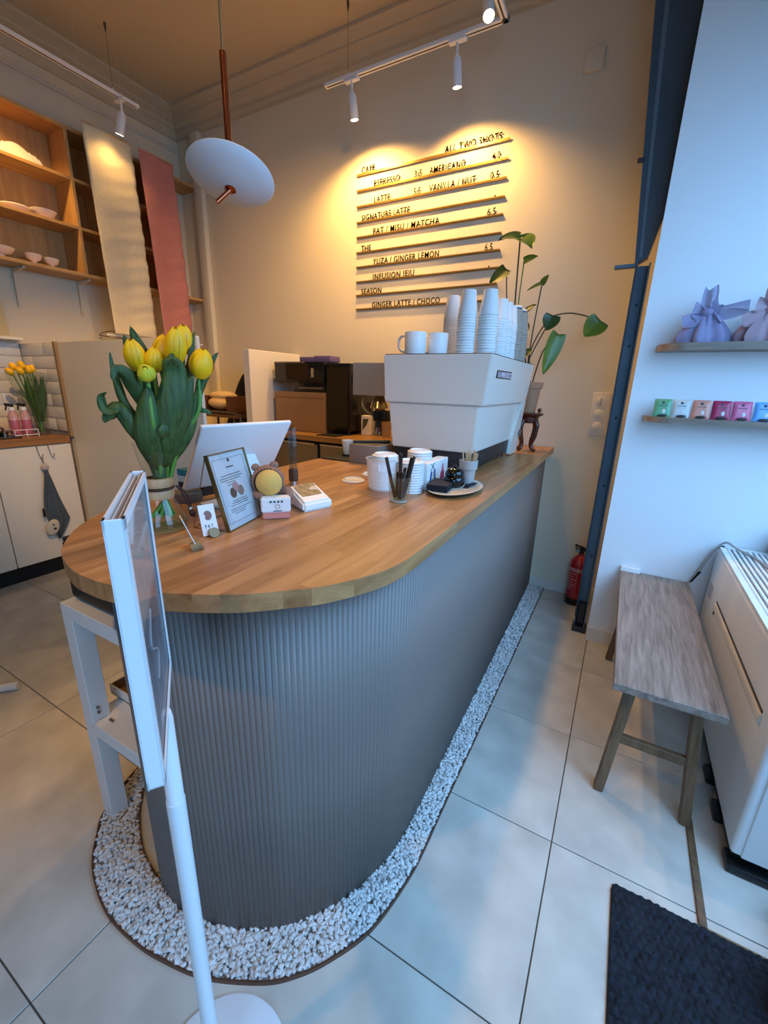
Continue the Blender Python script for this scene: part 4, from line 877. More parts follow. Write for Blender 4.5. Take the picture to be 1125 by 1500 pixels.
bm = NB(); box(bm, (-1.10, 1.80, ZT), (-.98, 2.0, ZT+.05), .006); box(bm, (-1.03, 1.93, ZT+.04), (-.98, 1.98, 1.21), .006); part('stand', bm, m_steel, t, 30)
bm = NB(); box(bm, (-1.215, 1.84, 1.255), (-1.185, 1.92, 1.31), .004); part('knob', bm, m_black, t, 30)

# ================================================================ BACK COUNTER
bc = thing('back_counter', 'oak worktop over a steel under-counter unit along the back wall', 'counter', (-1.75, 2.48, 0))
bm = NB(); box(bm, (-2.28, 2.235, .885), (-1.212, 2.722, .92), .002, 1); part('worktop', bm, m_oakb, bc)
bm = NB(); box(bm, (-2.26, 2.27, .10), (-1.22, 2.72, .884)); part('carcass', bm, m_dark, bc)
for x in (-2.27, -1.745):
    bm = NB(); box(bm, (x+.01, 2.245, .12), (x+.515, 2.27, .862), .003, 1); dq = part('door', bm, m_steel, bc)
    bm = NB(); tube(bm, [(x+.02, 2.238, .864), (x+.505, 2.238, .864)], .007, 12); part('handle', bm, m_chrome, dq, 50)
bm = NB(); box(bm, (-2.345, 2.20, 0), (-2.285, 2.725, 1.462), .003, 1); solo('end_panel', bm, m_cab, 'tall white end panel at the left end of the back counter', 'panel')
t = thing('cardboard_box', 'plain brown cardboard box on the back counter', 'box', (-2.0, 2.50, .92))
bm = NB(); box(bm, (-2.245, 2.39, .92), (-1.80, 2.71, 1.192), .002, 1); part('carton', bm, m_card, t)
bm = NB(); box(bm, (-2.244, 2.3885, 1.15), (-1.801, 2.3900, 1.158)); part('flap_edge', bm, M('card_dark', '#8a6236', .8), t)
t = thing('toaster_oven', 'black glass-fronted oven standing on the cardboard box', 'oven', (-2.03, 2.50, 1.192))
bm = NB(); box(bm, (-2.235, 2.385, 1.256), (-1.80, 2.70, 1.392), .004); part('body', bm, m_black, t, 30)
bm = NB(); box(bm, (-2.215, 2.380, 1.27), (-1.93, 2.386, 1.38), .002, 1); part('glass_door', bm, M('oven_glass', '#24140a', .08), t)
bm = NB(); tube(bm, [(-2.20, 2.372, 1.385), (-1.95, 2.372, 1.385)], .004, 8); part('handle', bm, m_steel, t, 50)
bm = NB(); box(bm, (-1.905, 2.379, 1.29), (-1.88, 2.386, 1.35), .003); part('dial', bm, m_chrome, t)
bm = NB(); box(bm, (-2.08, 2.40, 1.192), (-1.80, 2.69, 1.24), .004); box(bm, (-2.05, 2.42, 1.238), (-1.82, 2.68, 1.258), .002); part('base', bm, m_black, t, 30)
bm = NB(); box(bm, (-2.04, 2.398, 1.215), (-1.82, 2.402, 1.224)); part('silver_strip', bm, m_steel, t)
t = thing('oven_cabinet', 'tall black appliance beside the cardboard box on the back counter', 'appliance', (-1.70, 2.52, .92))
bm = NB(); box(bm, (-1.792, 2.40, .945), (-1.602, 2.71, 1.382), .005); part('body', bm, m_black, t, 30)
bm = NB(); box(bm, (-1.785, 2.395, .97), (-1.61, 2.401, 1.36), .002, 1); part('door', bm, M('black_gloss', '#070707', .12), t)
for x in (-1.77, -1.63):
    for y in (2.43, 2.68):
        bm = NB(); lathe(bm, (x, y, .92), [(.012, 0), (.012, .026)], 10); part('foot', bm, m_black, t)
bm = NB(); box(bm, (-1.602, 2.44, 1.255), (-1.572, 2.52, 1.318), .004); part('side_handle', bm, m_black, t)
for k, (x0, x1, h, lab) in enumerate(((-2.05, -1.93, .034, 'left small purple packet on top of the black oven'), (-1.925, -1.79, .040, 'right small purple packet on top of the black oven'))):
    bm = NB(); box(bm, (x0, 2.44, 1.392), (x1, 2.56, 1.392+h), .004); solo('packet', bm, m_purple, lab, 'packet', 30)
t = thing('caddy', 'square white ceramic caddy with dark pens on the back counter', 'holder', (-1.53, 2.55, .92))
bm = NB(); box(bm, (-1.575, 2.50, .92), (-1.505, 2.57, 1.052), .003, 1); part('body', bm, m_ceram, t)
bm = NB(); extr(bm, [(-1.565, 2.499, .95), (-1.53, 2.499, .99), (-1.515, 2.499, 1.03), (-1.56, 2.499, 1.03)], (0, .0006, 0)); part('printed_leaf', bm, M('olive', '#57502f', .7), t)
for x in (-1.553, -1.540, -1.533):
    bm = NB(); tube(bm, [(x, 2.54, .93), (x+.002, 2.54, 1.135)], .0045, 8); solo('pen', bm, M('pen_dark', '#2b1414', .4), 'dark pen standing in the square white caddy', 'pen', 50, group='pens in the white caddy')
t = thing('flask', 'dark patterned flask with a steel foot on the back counter', 'flask', (-1.47, 2.56, .92))
bm = NB(); lathe(bm, (-1.462, 2.56, .945), [(.034, 0), (.034, .19), (.028, .205), (0, .205)], 24); part('body', bm, M('flask_brown', '#4a342a', .35, var=.4, vscale=25), t, 50)
bm = NB(); lathe(bm, (-1.462, 2.56, .92), [(.036, 0), (.038, .01), (.036, .025), (0, .025)], 24); part('foot', bm, m_steel, t, 50)
t = thing('tumbler', 'tan paper tumbler on the back counter next to the grinder', 'cup', (-1.37, 2.50, .92))
bm = NB(); lathe(bm, (-1.375, 2.50, .92), [(0, 0), (.028, 0), (.037, .13), (.035, .13), (.027, .01), (0, .01)], 24); part('body', bm, M('kraft', '#b08f68', .8), t, 50)
bm = NB(); box(bm, (-1.78, 2.26, .92), (-1.62, 2.38, .926), .002, 1); solo('coaster_mat', bm, m_blackm, 'flat black mat in front of the tall black appliance', 'mat')

# ================================================================ BEHIND THE PARTITION
t = thing('coat', 'black coat hanging on the back wall left of the white end panel', 'coat', (-2.85, 2.62, .0))
def coatf(u, v):
    a = 2*PI*u; z = 1.345-v*.9; w = .03+.20*min(1, (v*1.5))**.6; d = .02+.05*min(1, v*2)
    x = -2.70-w*.85+w*.85*math.cos(a)+.004*math.sin(9*a+v*5); return Vector((x, 2.635+d*math.sin(a), z))
bm = NB(); grid(bm, 32, 20, coatf, True); part('cloth', bm, m_coat, t, 60)
bm = NB(); tube(bm, smooth_path([(-2.73, 2.64, 1.33), (-2.72, 2.66, 1.37), (-2.72, 2.70, 1.39), (-2.72, 2.728, 1.38)], 4), .003, 8); part('hook', bm, m_steel, t)
t = thing('trolley', 'grey bent-tube trolley frame behind the white partition', 'trolley', (-2.75, 2.3, 0))
bm = NB(); tube(bm, smooth_path([(-3.0, 2.28, .60), (-3.0, 2.28, 1.0), (-2.97, 2.28, 1.022), (-2.6, 2.28, 1.022), (-2.52, 2.28, 1.01), (-2.49, 2.28, .96), (-2.485, 2.28, .5), (-2.485, 2.28, .01)], 5), .010, 10); part('frame', bm, m_tube, t, 60)
bm = NB(); tube(bm, smooth_path([(-3.0, 2.50, .01), (-3.0, 2.50, 1.0), (-2.97, 2.50, 1.022), (-2.6, 2.50, 1.022), (-2.52, 2.50, 1.01), (-2.49, 2.50, .96), (-2.485, 2.50, .01)], 5), .010, 10); part('frame', bm, m_tube, t, 60)
bm = NB(); tube(bm, [(-2.56, 2.28, 1.015), (-2.56, 2.28, .8)], .007, 8); part('rod', bm, m_tube, t, 60)
bm = NB(); tube(bm, [(-3.0, 2.28, .6), (-3.0, 2.28, .01)], .010, 8); part('leg', bm, m_tube, t, 60)
bm = NB(); box(bm, (-3.0, 2.27, .985), (-2.50, 2.53, 1.008), .002); part('shelf', bm, wood('brown_board', '#4a301a', '#6d4a2b', .5, 'X'), t)
t = thing('crate', 'small dark wooden crate with open top on the trolley', 'crate', (-2.78, 2.40, 1.008))
bm = NB()
for a, b in (((-2.97, 2.30, 1.02), (-2.955, 2.48, 1.14)), ((-2.66, 2.30, 1.02), (-2.59, 2.48, 1.14)), ((-2.97, 2.47, 1.02), (-2.59, 2.48, 1.12)), ((-2.97, 2.30, 1.010), (-2.59, 2.48, 1.022))): box(bm, a, b, .002, 1)
part('boards', bm, M('crate_brown', '#5a3520', .6), t)
bm = NB(); sph(bm, (-2.81, 2.39, 1.085), 1, 24, 14, (.13, .075, .052)); sph(bm, (-2.80, 2.40, 1.140), 1, 24, 12, (.14, .07, .035)); solo('cloth_bundle', bm, M('cream_cloth', '#d9b98c', .95, bump=.4), 'cream cloth bundle lying in the dark wooden crate', 'cloth', 60)

# ================================================================ KITCHEN UNIT (far left)
kc = thing('kitchen_cabinet', 'white kitchen base cabinet with flat doors under an oak worktop', 'cabinet', (-3.27, .8, 0))
bm = NB(); box(bm, (-3.485, 0.0, .14), (-3.07, 1.383, .85)); part('body', bm, m_cab, kc)
bm = NB(); box(bm, (-3.40, 0.0, 0), (-3.16, 1.383, .14)); part('plinth', bm, m_blackm, kc)
for y0, y1 in ((.984, 1.383), (.56, .978), (.14, .554)):
    bm = NB(); box(bm, (-3.07, y0, .134), (-3.05, y1, .846), .0015, 1); part('door', bm, m_cab, kc)
bm = NB(); box(bm, (-3.485, -.02, .853), (-3.042, 1.383, .893), .002, 1); solo('kitchen_worktop', bm, m_oakk, 'oak worktop over the white kitchen cabinet at far left', 'worktop')
t = thing('sink', 'black sink with chrome tap at the left picture edge', 'sink', (-3.25, .95, .893))
bm = NB(); box(bm, (-3.40, .70, .893), (-3.12, 1.17, .900), .003, 1); part('rim', bm, m_black, t)
bm = NB(); sph(bm, (-3.28, 1.11, .915), .02, sc=(2.2, 2.6, .8)); part('drain_tray', bm, m_black, t, 60)
bm = NB(); tube(bm, smooth_path([(-3.20, 1.115, .898), (-3.20, 1.115, .935), (-3.19, 1.10, .955), (-3.17, 1.08, .95)], 4), .008, 10); part('tap', bm, m_chrome, t, 60)
t = thing('wire_rack', 'small white wire rack holding two spray bottles', 'rack', (-3.24, 1.22, .893))
for z in (.905, .935):
    bm = NB(); tube(bm, [(-3.17, 1.155, z), (-3.17, 1.275, z), (-3.29, 1.275, z), (-3.29, 1.155, z), (-3.17, 1.155, z)], .0022, 6); part('wire', bm, m_whitem, t, 60)
for x, y in ((-3.17, 1.155), (-3.17, 1.215), (-3.17, 1.275), (-3.29, 1.155), (-3.29, 1.275)):
    bm = NB(); tube(bm, [(x, y, .893), (x, y, .935)], .0022, 6); part('wire', bm, m_whitem, t)
m_pinkl = M('pink_liquid', '#b5606a', .2)
for k, (y, lab) in enumerate(((1.185, 'left spray bottle of pink liquid with black trigger'), (1.245, 'right spray bottle of pink liquid, next to the far vase'))):
    t = thing('spray_bottle', lab, 'bottle', (-3.23, y, .896))
    bm = NB(); lathe(bm, (-3.23, y, .896), [(0, 0), (.025, 0), (.026, .004), (.026, .12), (.014, .145), (.013, .155), (0, .155)], 22); part('body', bm, M('bottle_clear', '#c89a94', .15), t, 50)
    bm = NB(); lathe(bm, (-3.23, y, .904), [(.0265, 0), (.0265, .085), (.0262, .087)], 22, cap=False); part('liquid', bm, m_pinkl, t, 50)
    bm = NB(); lathe(bm, (-3.23, y, 1.048), [(.015, 0), (.015, .02), (0, .02)], 16); part('collar', bm, m_white, t, 50)
    bm = NB(); tube(bm, [(-3.23, y+.01, 1.075), (-3.23, y-.03, 1.085)], [.010, .008], 10); tube(bm, [(-3.23, y-.02, 1.08), (-3.23, y-.03, 1.05)], [.005, .004], 8); part('trigger', bm, m_black, t, 50)
FV = Vector((-3.23, 1.325, .893))
t = thing('vase', 'far clear vase with a cellophane-wrapped tulip bunch on the kitchen worktop', 'vase', tuple(FV))
bm = NB(); lathe(bm, FV, [(0, .001), (.032, .001), (.036, .004), (.040, .11), (.0385, .11), (.034, .012), (0, .012)], 26); part('body', bm, m_glass, t, 50)
bm = NB()
def cello(u, v):
    a = 2*PI*u; r = .03+.075*v+.006*math.sin(5*a+7*v); return FV+Vector((r*math.cos(a)*.8+.02*v, r*math.sin(a)-.035*v, .08+v*.30))
grid(bm, 26, 10, cello, True); part('cellophane', bm, glass('cellophane', '#f0f4f0', .12, .6), t, 60)
for k, (dy, dx, z) in enumerate(((-.115, .02, .375), (-.085, .0, .405), (-.055, .03, .415), (-.02, .02, .39), (.005, .0, .395), (-.075, .05, .38))):
    tt = thing('tulip', ('yellow tulip, number %d counted from the left, in the cellophane bunch at far left' % (k+1)) if False else ['leftmost yellow tulip of the far cellophane bunch', 'upper left yellow tulip of the far cellophane bunch', 'topmost yellow tulip of the far cellophane bunch', 'small yellow tulip right of centre in the far cellophane bunch', 'rightmost yellow tulip of the far cellophane bunch', 'front low yellow tulip of the far cellophane bunch'][k], 'tulip', tuple(FV+Vector((0, 0, .02))), 'tulips in the far vase')
    h = FV+Vector((dx, dy, z)); ax = Vector((dx, dy*2, .25)).normalized()
    bm = NB(); lathe(bm, h-ax*.02, [(0, 0), (.014, .004), (.019, .018), (.017, .034), (.010, .046), (0, .048)], 12, Matrix([[*v] for v in zip(*frame(ax))])); part('bloom', bm, m_yel, tt, 60)
    bm = NB(); tube(bm, smooth_path([FV+Vector((dx*.2, dy*.1, .02)), FV+Vector((dx*.4, dy*.3, .15)), h-ax*.02], 5), .0035, 7); part('stem', bm, m_stem, tt, 60)
    P0 = FV+Vector((dx*.3, dy*.2+.01, .08)); P1 = FV+Vector((dx*1.2, dy*.7+.03, .22)); P2 = FV+Vector((dx*1.3, dy*.9+.05, .36))
    def lf(u, v):
        p = P0*(1-v)**2+P1*2*v*(1-v)+P2*v*v; s = (u-.5)*2; return p+Vector((.004*abs(s), s*.019*math.sin(PI*(.1+.9*v)), 0))
    bm = NB(); grid(bm, 5, 10, lf); part('leaf', bm, m_leaf, tt, 60)
# towel on hook
for k, (y, lab) in enumerate(((1.205, 'white metal hook on the cabinet door carrying the grey towel'), (1.265, 'empty white metal hook on the cabinet door right of the towel'))):
    bm = NB(); tube(bm, smooth_path([(-3.046, y-.008, .852), (-3.045, y-.006, .83), (-3.045, y, .79), (-3.035, y+.004, .775), (-3.024, y+.006, .785), (-3.022, y+.008, .80)], 4), .0028, 7); solo('hook', bm, m_chrome, lab, 'hook', 60)
t = thing('towel', 'dark grey hand towel hanging from a hook on the white cabinet door', 'towel', (-3.03, 1.215, .265))
bm = NB(); tube(bm, smooth_path([(-3.03, 1.207, .778), (-3.03, 1.211, .752), (-3.03, 1.213, .735)], 4), .0025, 7); part('loop', bm, M('loop_brown', '#6b5644', .8), t, 60)
bm = NB(); sph(bm, (-3.028, 1.213, .722), .02, sc=(.6, 1, 1.1)); part('gathered_top', bm, M('towel_pale', '#b5aca0', .95), t, 60)
def towf(u, v):
    e0 = Vector((0, 1.205, .715)).lerp(Vector((0, 1.150, .39)), v) if v < .8 else Vector((0, 1.161, .455)).lerp(Vector((0, 1.215, .265)), (v-.8)*5)
    e1 = Vector((0, 1.222, .715)).lerp(Vector((0, 1.292, .375)), min(1, v*1.12)) if v < .89 else Vector((0, 1.292, .375)).lerp(Vector((0, 1.218, .262)), (v-.89)/.11)
    p = e0.lerp(e1, u); p.x = -3.030+.010*math.sin(u*11+v*2)*v**.5+.004*math.sin(v*9); return p
bm = NB(); grid(bm, 22, 26, towf); o = part('cloth', bm, m_towel, t, 60); md = o.modifiers.new('t', 'SOLIDIFY'); md.thickness = .004
bm = NB(); sph(bm, (-3.018, 1.187, .345), 1, 20, 12, (.010, .036, .052), Matrix.Rotation(-.35, 3, 'X')); part('oval_patch', bm, M('patch_white', '#c9bda8', .95), t, 60)
for dy, dz, r in ((.002, .018, .006), (.006, -.008, .008)):
    bm = NB(); sph(bm, (-3.007, 1.187+dy, .345+dz), r, 10, 8, (.5, 1, .8)); part('stitched_dot', bm, m_black, t, 60)
bm = NB(); box(bm, (-3.02, 1.150, .42), (-3.012, 1.160, .475), .003); part('tag', bm, m_black, t)
# ledge with a board on the left wall
bm = NB(); box(bm, (-3.488, 1.08, 1.462), (-3.39, 1.385, 1.480), .003, 1); solo('ledge', bm, m_ceram, 'narrow white ledge above the tiles at the left picture edge', 'shelf')
bm = NB(); q = NB(); box(q, (-.003, 1.12, 0), (.003, 1.335, .215), .001, 1); merge(bm, q, Matrix.Translation((-3.44, 0, 1.481)) @ Matrix.Rotation(-.12, 4, 'Y')); solo('board', bm, M('beige_board', '#d6c08e', .7), 'beige board leaning on the white ledge at the left edge', 'board')

# ================================================================ WALL SHELF UNIT + CERAMICS
su = thing('shelf_unit', 'open oak wall shelf unit with square compartments high on the left wall', 'shelf', (-3.38, 1.6, 1.89))
SX0, SX1, SY0, SY1 = -3.488, -3.28, .35, 2.728
def brd(a, b, mat, nm): bm = NB(); box(bm, a, b, .001, 1); part(nm, bm, mat, su)
brd((SX0, SY0, 2.707), (SX1, SY1, 2.727), m_shelf, 'top_board'); brd((SX0, SY0, 1.890), (SX1, SY1, 1.910), m_shelf, 'bottom_board')
for z in (2.436, 2.165):
    for a, b in ((SY0+.02, 1.0), (1.02, 1.762), (1.782, 2.40)): brd((SX0, a, z), (SX1, b, z+.018), m_shelf, 'shelf_board')
for y in (SY0, 1.0, 1.762, 2.40): brd((SX0, y, 1.910), (SX1, y+.02, 2.707), m_shelfv, 'upright')
for a, b in ((SY0+.02, 1.0), (1.02, 1.762), (1.782, 2.40)): brd((SX0, a, 1.91), (SX0+.006, b, 2.707), m_shelfv, 'back_panel')
for y in (1.43, 1.80, 2.2):
    bm = NB(); extr(bm, [(SX0, y, 1.888), (SX0+.16, y, 1.888), (SX0+.16, y, 1.878), (SX0+.03, y, 1.862), (SX0+.015, y, 1.68), (SX0, y, 1.66)], (0, .012, 0)); part('bracket', bm, m_wall, su)
def ceramic(name, label, y, z, kind, r, h, x=-3.37, group=None):
    bm = NB()
    if kind == 'bowl': lathe(bm, (x, y, z), [(0, 0), (r*.42, 0), (r*.42, h*.18), (r*.75, h*.45), (r, h), (r*.95, h), (r*.65, h*.5), (0, h*.35)], 26)
    if kind == 'foot': lathe(bm, (x, y, z), [(0, 0), (r*.35, 0), (r*.28, h*.35), (r*.75, h*.55), (r, h*.98), (r*.96, h), (r*.7, h*.65), (0, h*.5)], 26)
    if kind == 'plate': lathe(bm, (x, y, z), [(0, 0), (r*.6, 0), (r*.65, h*.2), (r, h*.8), (r*.99, h), (r*.6, h*.5), (0, h*.4)], 30)
    return solo(name, bm, m_ceram, label, 'bowl' if kind != 'plate' else 'plate', 50, group)
Z1_, Z2_, Z3_ = 1.910, 2.183, 2.454
ceramic('footed_bowl', 'wide footed white dish at left on the bottom shelf', 1.345, Z1_, 'foot', .075, .062)
ceramic('footed_bowl', 'left one of two small footed white bowls on the bottom shelf', 1.515, Z1_, 'foot', .046, .062)
ceramic('footed_bowl', 'right one of two small footed white bowls, nearest the upright', 1.612, Z1_, 'foot', .044, .060)
ceramic('oval_bowl', 'low rounded white bowl on the middle shelf beside the upright', 1.615, Z2_, 'bowl', .070, .052)
ceramic('plate', 'shallow white plate on the middle shelf left of the low bowl', 1.465, Z2_, 'plate', .078, .030)
ceramic('oval_bowl', 'white bowl cut by the left picture edge on the middle shelf', 1.315, Z2_, 'bowl', .055, .06)
cp = []
for k in range(40):
    a = PI*k/39; lob = .018*abs(math.sin(3.0*a+.3)); cp.append((1.535-.118*math.cos(a)*(1+.1*math.sin(a)), Z3_+.004+(.068+lob+.015*math.cos(a))*math.sin(a)**.8))
bm = NB(); extr(bm, [(-3.385, y, z) for y, z in cp], (.03, 0, 0)); bmesh.ops.bevel(bm, geom=[e for e in bm.edges if abs(e.verts[0].co.x-e.verts[1].co.x) < 1e-6], offset=.008, segments=3, affect='EDGES')
solo('cloud_dish', bm, m_ceram, 'white cloud-shaped ceramic dish standing on the top shelf', 'dish', 50)

# linen panels
def hanging(name, label, y0, y1, zt, zb, x, mat, sk, seed):
    rnd = random.Random(seed); ph_ = [rnd.uniform(0, 6) for _ in range(6)]
    def f(u, v):
        y = y0+(y1-y0)*u+sk*v; z = zt+(zb-zt)*v
        return Vector((x+.004*math.sin(v*38+ph_[0]+2*u)*(.3+u*.7)+.006*math.sin(u*7+ph_[1]+v*3)+.003*math.sin(v*90+ph_[2]+6*u)*u, y, z))
    t = thing(name, label, 'curtain', (x, (y0+y1)/2, zb))
    bm = NB(); grid(bm, 16, 90, f); o = part('cloth', bm, mat, t, 60); md = o.modifiers.new('t', 'SOLIDIFY'); md.thickness = .0015
    bm = NB(); tube(bm, [(x, y0+.004, zt), (x, y1-.004, zt)], .005, 8); part('top_rod', bm, m_wood, t, 50)
    for y in (y0+.03, y1-.03):
        bm = NB(); tube(bm, [(x, y, zt), (x, y, ZC)], .0006, 5); part('thread', bm, m_whitem, t)
    return t
hanging('linen_panel', 'cream linen cloth panel hanging in front of the shelf unit', 1.822, 2.128, 2.748, 1.545, -3.18, m_linen, .02, 1)
hanging('linen_panel', 'dusty pink linen cloth panel hanging beside the cream one', 2.178, 2.432, 2.752, 1.50, -3.18, m_pink, .04, 2)
t = thing('rail', 'thin white rail with a bent wire end under the linen panels', 'rail', (-3.25, 2.2, 1.54))
bm = NB(); tube(bm, [(-3.24, 1.82, 1.540), (-3.24, 2.60, 1.540)], .007, 10); part('rod', bm, m_whitem, t, 50)
bm = NB(); tube(bm, smooth_path([(-3.24, 1.95, 1.552), (-3.24, 1.86, 1.565), (-3.24, 1.80, 1.552), (-3.24, 1.77, 1.530), (-3.24, 1.84, 1.528)], 5), .003, 7); part('wire', bm, m_tube, t, 60)
for y in (1.9, 2.5):
    bm = NB(); tube(bm, [(-3.488, y, 1.540), (-3.24, y, 1.540)], .005, 8); part('bracket', bm, m_whitem, t, 50)

# ================================================================ MENU ON THE BACK WALL
mn = thing('menu_board', 'wall menu of black letters standing on ten slim brass rails', 'menu', (-1.275, YB, 1.75))
ZR = [2.544, 2.457, 2.3675, 2.278, 2.192, 2.101, 2.015, 1.925, 1.841, 1.754]
for z in ZR:
    bm = NB(); box(bm, (-1.765, YB-.012, z-.008), (-.785, YB, z), .001, 1); box(bm, (-1.765, YB-.014, z-.002), (-.785, YB-.011, z+.004)); part('rail', bm, m_rail, mn)
TX = [(0, 'CAFE', -1.729, -1.632), (0, 'ALL TWO SHOTS', -1.162, -.831), (1, 'ESPRESSO', -1.635, -1.449), (1, '3.5', -1.351, -1.303), (1, 'AMERICANO', -1.252, -1.03), (1, '4.0', -.877, -.832),
      (2, 'LATTE', -1.633, -1.516), (2, '5.5', -1.352, -1.307), (2, 'VANILLA / NUT', -1.25, -.962), (2, '0.5', -.878, -.831), (3, 'SIGNATURE LATTE', -1.725, -1.374), (4, 'PAT / MISU / MATCHA', -1.636, -1.171), (4, '6.5', -.878, -.831),
      (5, 'THE', -1.727, -1.653), (6, 'YUZA / GINGER LEMON', -1.634, -1.163), (6, '6.5', -.875, -.832), (7, 'INFUSION JEJU', -1.632, -1.327), (8, 'SEASON', -1.723, -1.565), (9, 'GINGER LATTE / CHOCO', -1.635, -1.14)]
for r, s, x0, x1 in TX:
    bm = NB(); mt = Matrix(((1, 0, 0, 0), (0, 0, -1, YB-.0095), (0, 1, 0, 0), (0, 0, 0, 1))); text_bm(bm, s, x0, x1, ZR[r]+.004, mt, cap=.034, depth=.003)
    for lb_ in islands(bm): part('letter', lb_, m_letter, mn)
for r in (3, 7):
    bm = NB(); box(bm, (-.845, YB-.013, ZR[r]+.004), (-.838, YB-.008, ZR[r]+.012)); part('letter', bm, m_letter, mn)
# ceiling-side blank plate and triple switch
t = thing('junction_box', 'blank square white wall plate high on the back wall', 'wall plate', (-.408, YB, 2.73))
bm = NB(); box(bm, (-.452, YB-.02, 2.735), (-.366, YB, 2.822), .003, 2); part('plate', bm, m_wall, t, 30)
t = thing('wall_switch', 'white plate with one switch and two sockets on the back wall', 'switch', (-.134, YB, 1.0))
bm = NB(); box(bm, (-.178, YB-.010, 1.005), (-.092, YB, 1.245), .004, 2); part('plate', bm, m_trim, t, 30)
for k, z in enumerate((1.196, 1.127, 1.058)):
    bm = NB(); lathe(bm, (-.135, YB-.010, z), [(0, 0), (.026, 0), (.026, .006), (.022, .009), (0, .009)], 28, Matrix.Rotation(PI/2, 3, 'X')); part('switch' if k == 0 else 'socket', bm, m_trim, t, 40)
bm = NB(); box(bm, (-.136, YB-.0205, 1.175), (-.134, YB-.018, 1.217)); part('slot', bm, m_ink, t)

# ================================================================ TRACK LIGHTS
def track(name, pts, label, wires, loc):
    t = thing(name, label, 'light track', loc)
    for a, b in zip(pts, pts[1:]):
        a, b = Vector(a), Vector(b); lo = Vector((min(a.x, b.x)-.016, min(a.y, b.y)-.016, a.z)); hi = Vector((max(a.x, b.x)+.016, max(a.y, b.y)+.016, a.z+.018))
        bm = NB(); box(bm, lo, hi, .002, 1); rl = part('rail', bm, m_whitem, t)
        bm = NB(); box(bm, lo+Vector((.012, .012, -.0006)), hi-Vector((.012, .012, .016))); part('groove', bm, m_dark, rl)
    for x, y in wires:
        bm = NB(); tube(bm, [(x, y, pts[0][2]+.018), (x, y, ZC-.03)], .0011, 6); part('wire', bm, m_tube, t)
        bm = NB(); lathe(bm, (x, y, ZC-.045), [(.002, 0), (.007, .03), (.007, .045), (0, .045)], 12); part('ceiling_cap', bm, m_tube, t, 50)
        bm = NB(); lathe(bm, (x, y, pts[0][2]+.018), [(.006, 0), (.006, .012), (.002, .02), (0, .02)], 12); part('clip', bm, m_whitem, t, 50)
    return t
TZ = 2.882
track('track_rail', [(-1.80, 2.46, TZ), (-.785, 2.46, TZ), (-.785, -.6, TZ)], 'white ceiling light track running along the menu wall and turning a corner', [(-1.66, 2.46), (-.785, .9)], (-1.2, 2.0, TZ))
track('track_rail', [(-3.0, 2.07, TZ), (-3.0, -.6, TZ)], 'white ceiling light track along the shelf wall at left', [(-3.0, 1.935), (-3.0, .2)], (-3.0, .8, TZ))
def spot(x, y, target, label, power, size=62, blend=.7, color=WARM, lit=True, bulb=False, radius=.03):
    t = thing('spotlight', label, 'spotlight', (x, y, TZ), 'white tube spotlights on the ceiling tracks')
    bm = NB(); box(bm, (x-.045, y-.015, TZ-.014), (x+.045, y+.015, TZ+.001), .003, 1); part('adapter', bm, m_whitem, t)
    bm = NB(); tube(bm, [(x, y, TZ-.014), (x, y, TZ-.07)], .006, 10); part('stem', bm, m_whitem, t, 50)
    p = Vector((x, y, TZ-.062)); d = (Vector(target)-p).normalized(); u, w, dd = frame(d); m3 = Matrix(((u.x, w.x, d.x), (u.y, w.y, d.y), (u.z, w.z, d.z)))
    bm = NB(); lathe(bm, p, [(0, 0), (.012, 0), (.0235, .02), (.0245, .118), (.022, .120), (.021, .105), (0, .105)], 24, m3); part('barrel', bm, m_whitem, t, 50)
    bm = NB(); lathe(bm, p, [(0, .1055), (.0205, .1055), (.0205, .107), (0, .107)], 20, m3); part('lens', bm, m_lens, t)
    if lit: lamp('spot_light', 'SPOT', p+d*.125, target, power, color, spot_size=math.radians(size), spot_blend=blend, shadow_soft_size=radius)
    return t
spot(-1.635, 2.46, (-1.62, 2.60, 2.2), 'tube spotlight at the left end of the menu-wall track', 62, 150)
spot(-1.015, 2.46, (-1.01, 2.60, 2.2), 'tube spotlight over the right half of the menu', 56, 140)
spot(-.785, 2.20, (-.1, 1.0, .2), 'lit tube spotlight glaring at the corner of the track', 48, 75)
spot(-3.0, 1.975, (-3.25, 1.95, 2.2), 'tube spotlight in front of the cream linen panel', 3.8, 130)
spot(-3.0, 1.15, (-3.42, 1.45, 2.1), 'tube spotlight aimed at the shelf unit, above the left picture edge', 36, 95)
spot(-3.0, .2, (-2.0, .6, 0), 'tube spotlight near the front end of the left track', 3, 90)
spot(-.785, 1.2, (-.95, 1.0, .9), 'tube spotlight over the middle of the counter', 13, 80)
spot(-.785, .1, (-1.3, .8, .9), 'tube spotlight over the rounded counter end', 4, 80)

spot(-.785, 1.55, (-2.3, 2.73, 1.5), 'added out-of-view spotlight aimed from the counter track at the left end of the menu wall', 80, 75)  # lamp added out of view to warm the left back wall
spot(-.785, .5, (-2.55, 1.4, 1.36), 'added out-of-view spotlight aimed from the counter track at the white partition', 165, 38)  # lamp added out of view to brighten the partition
spot(-.785, -.45, (-.95, .75, .95), 'added out-of-view fill spotlight at the front end of the counter track', 48, 62)  # warm fill added out of view for counter front and monitor
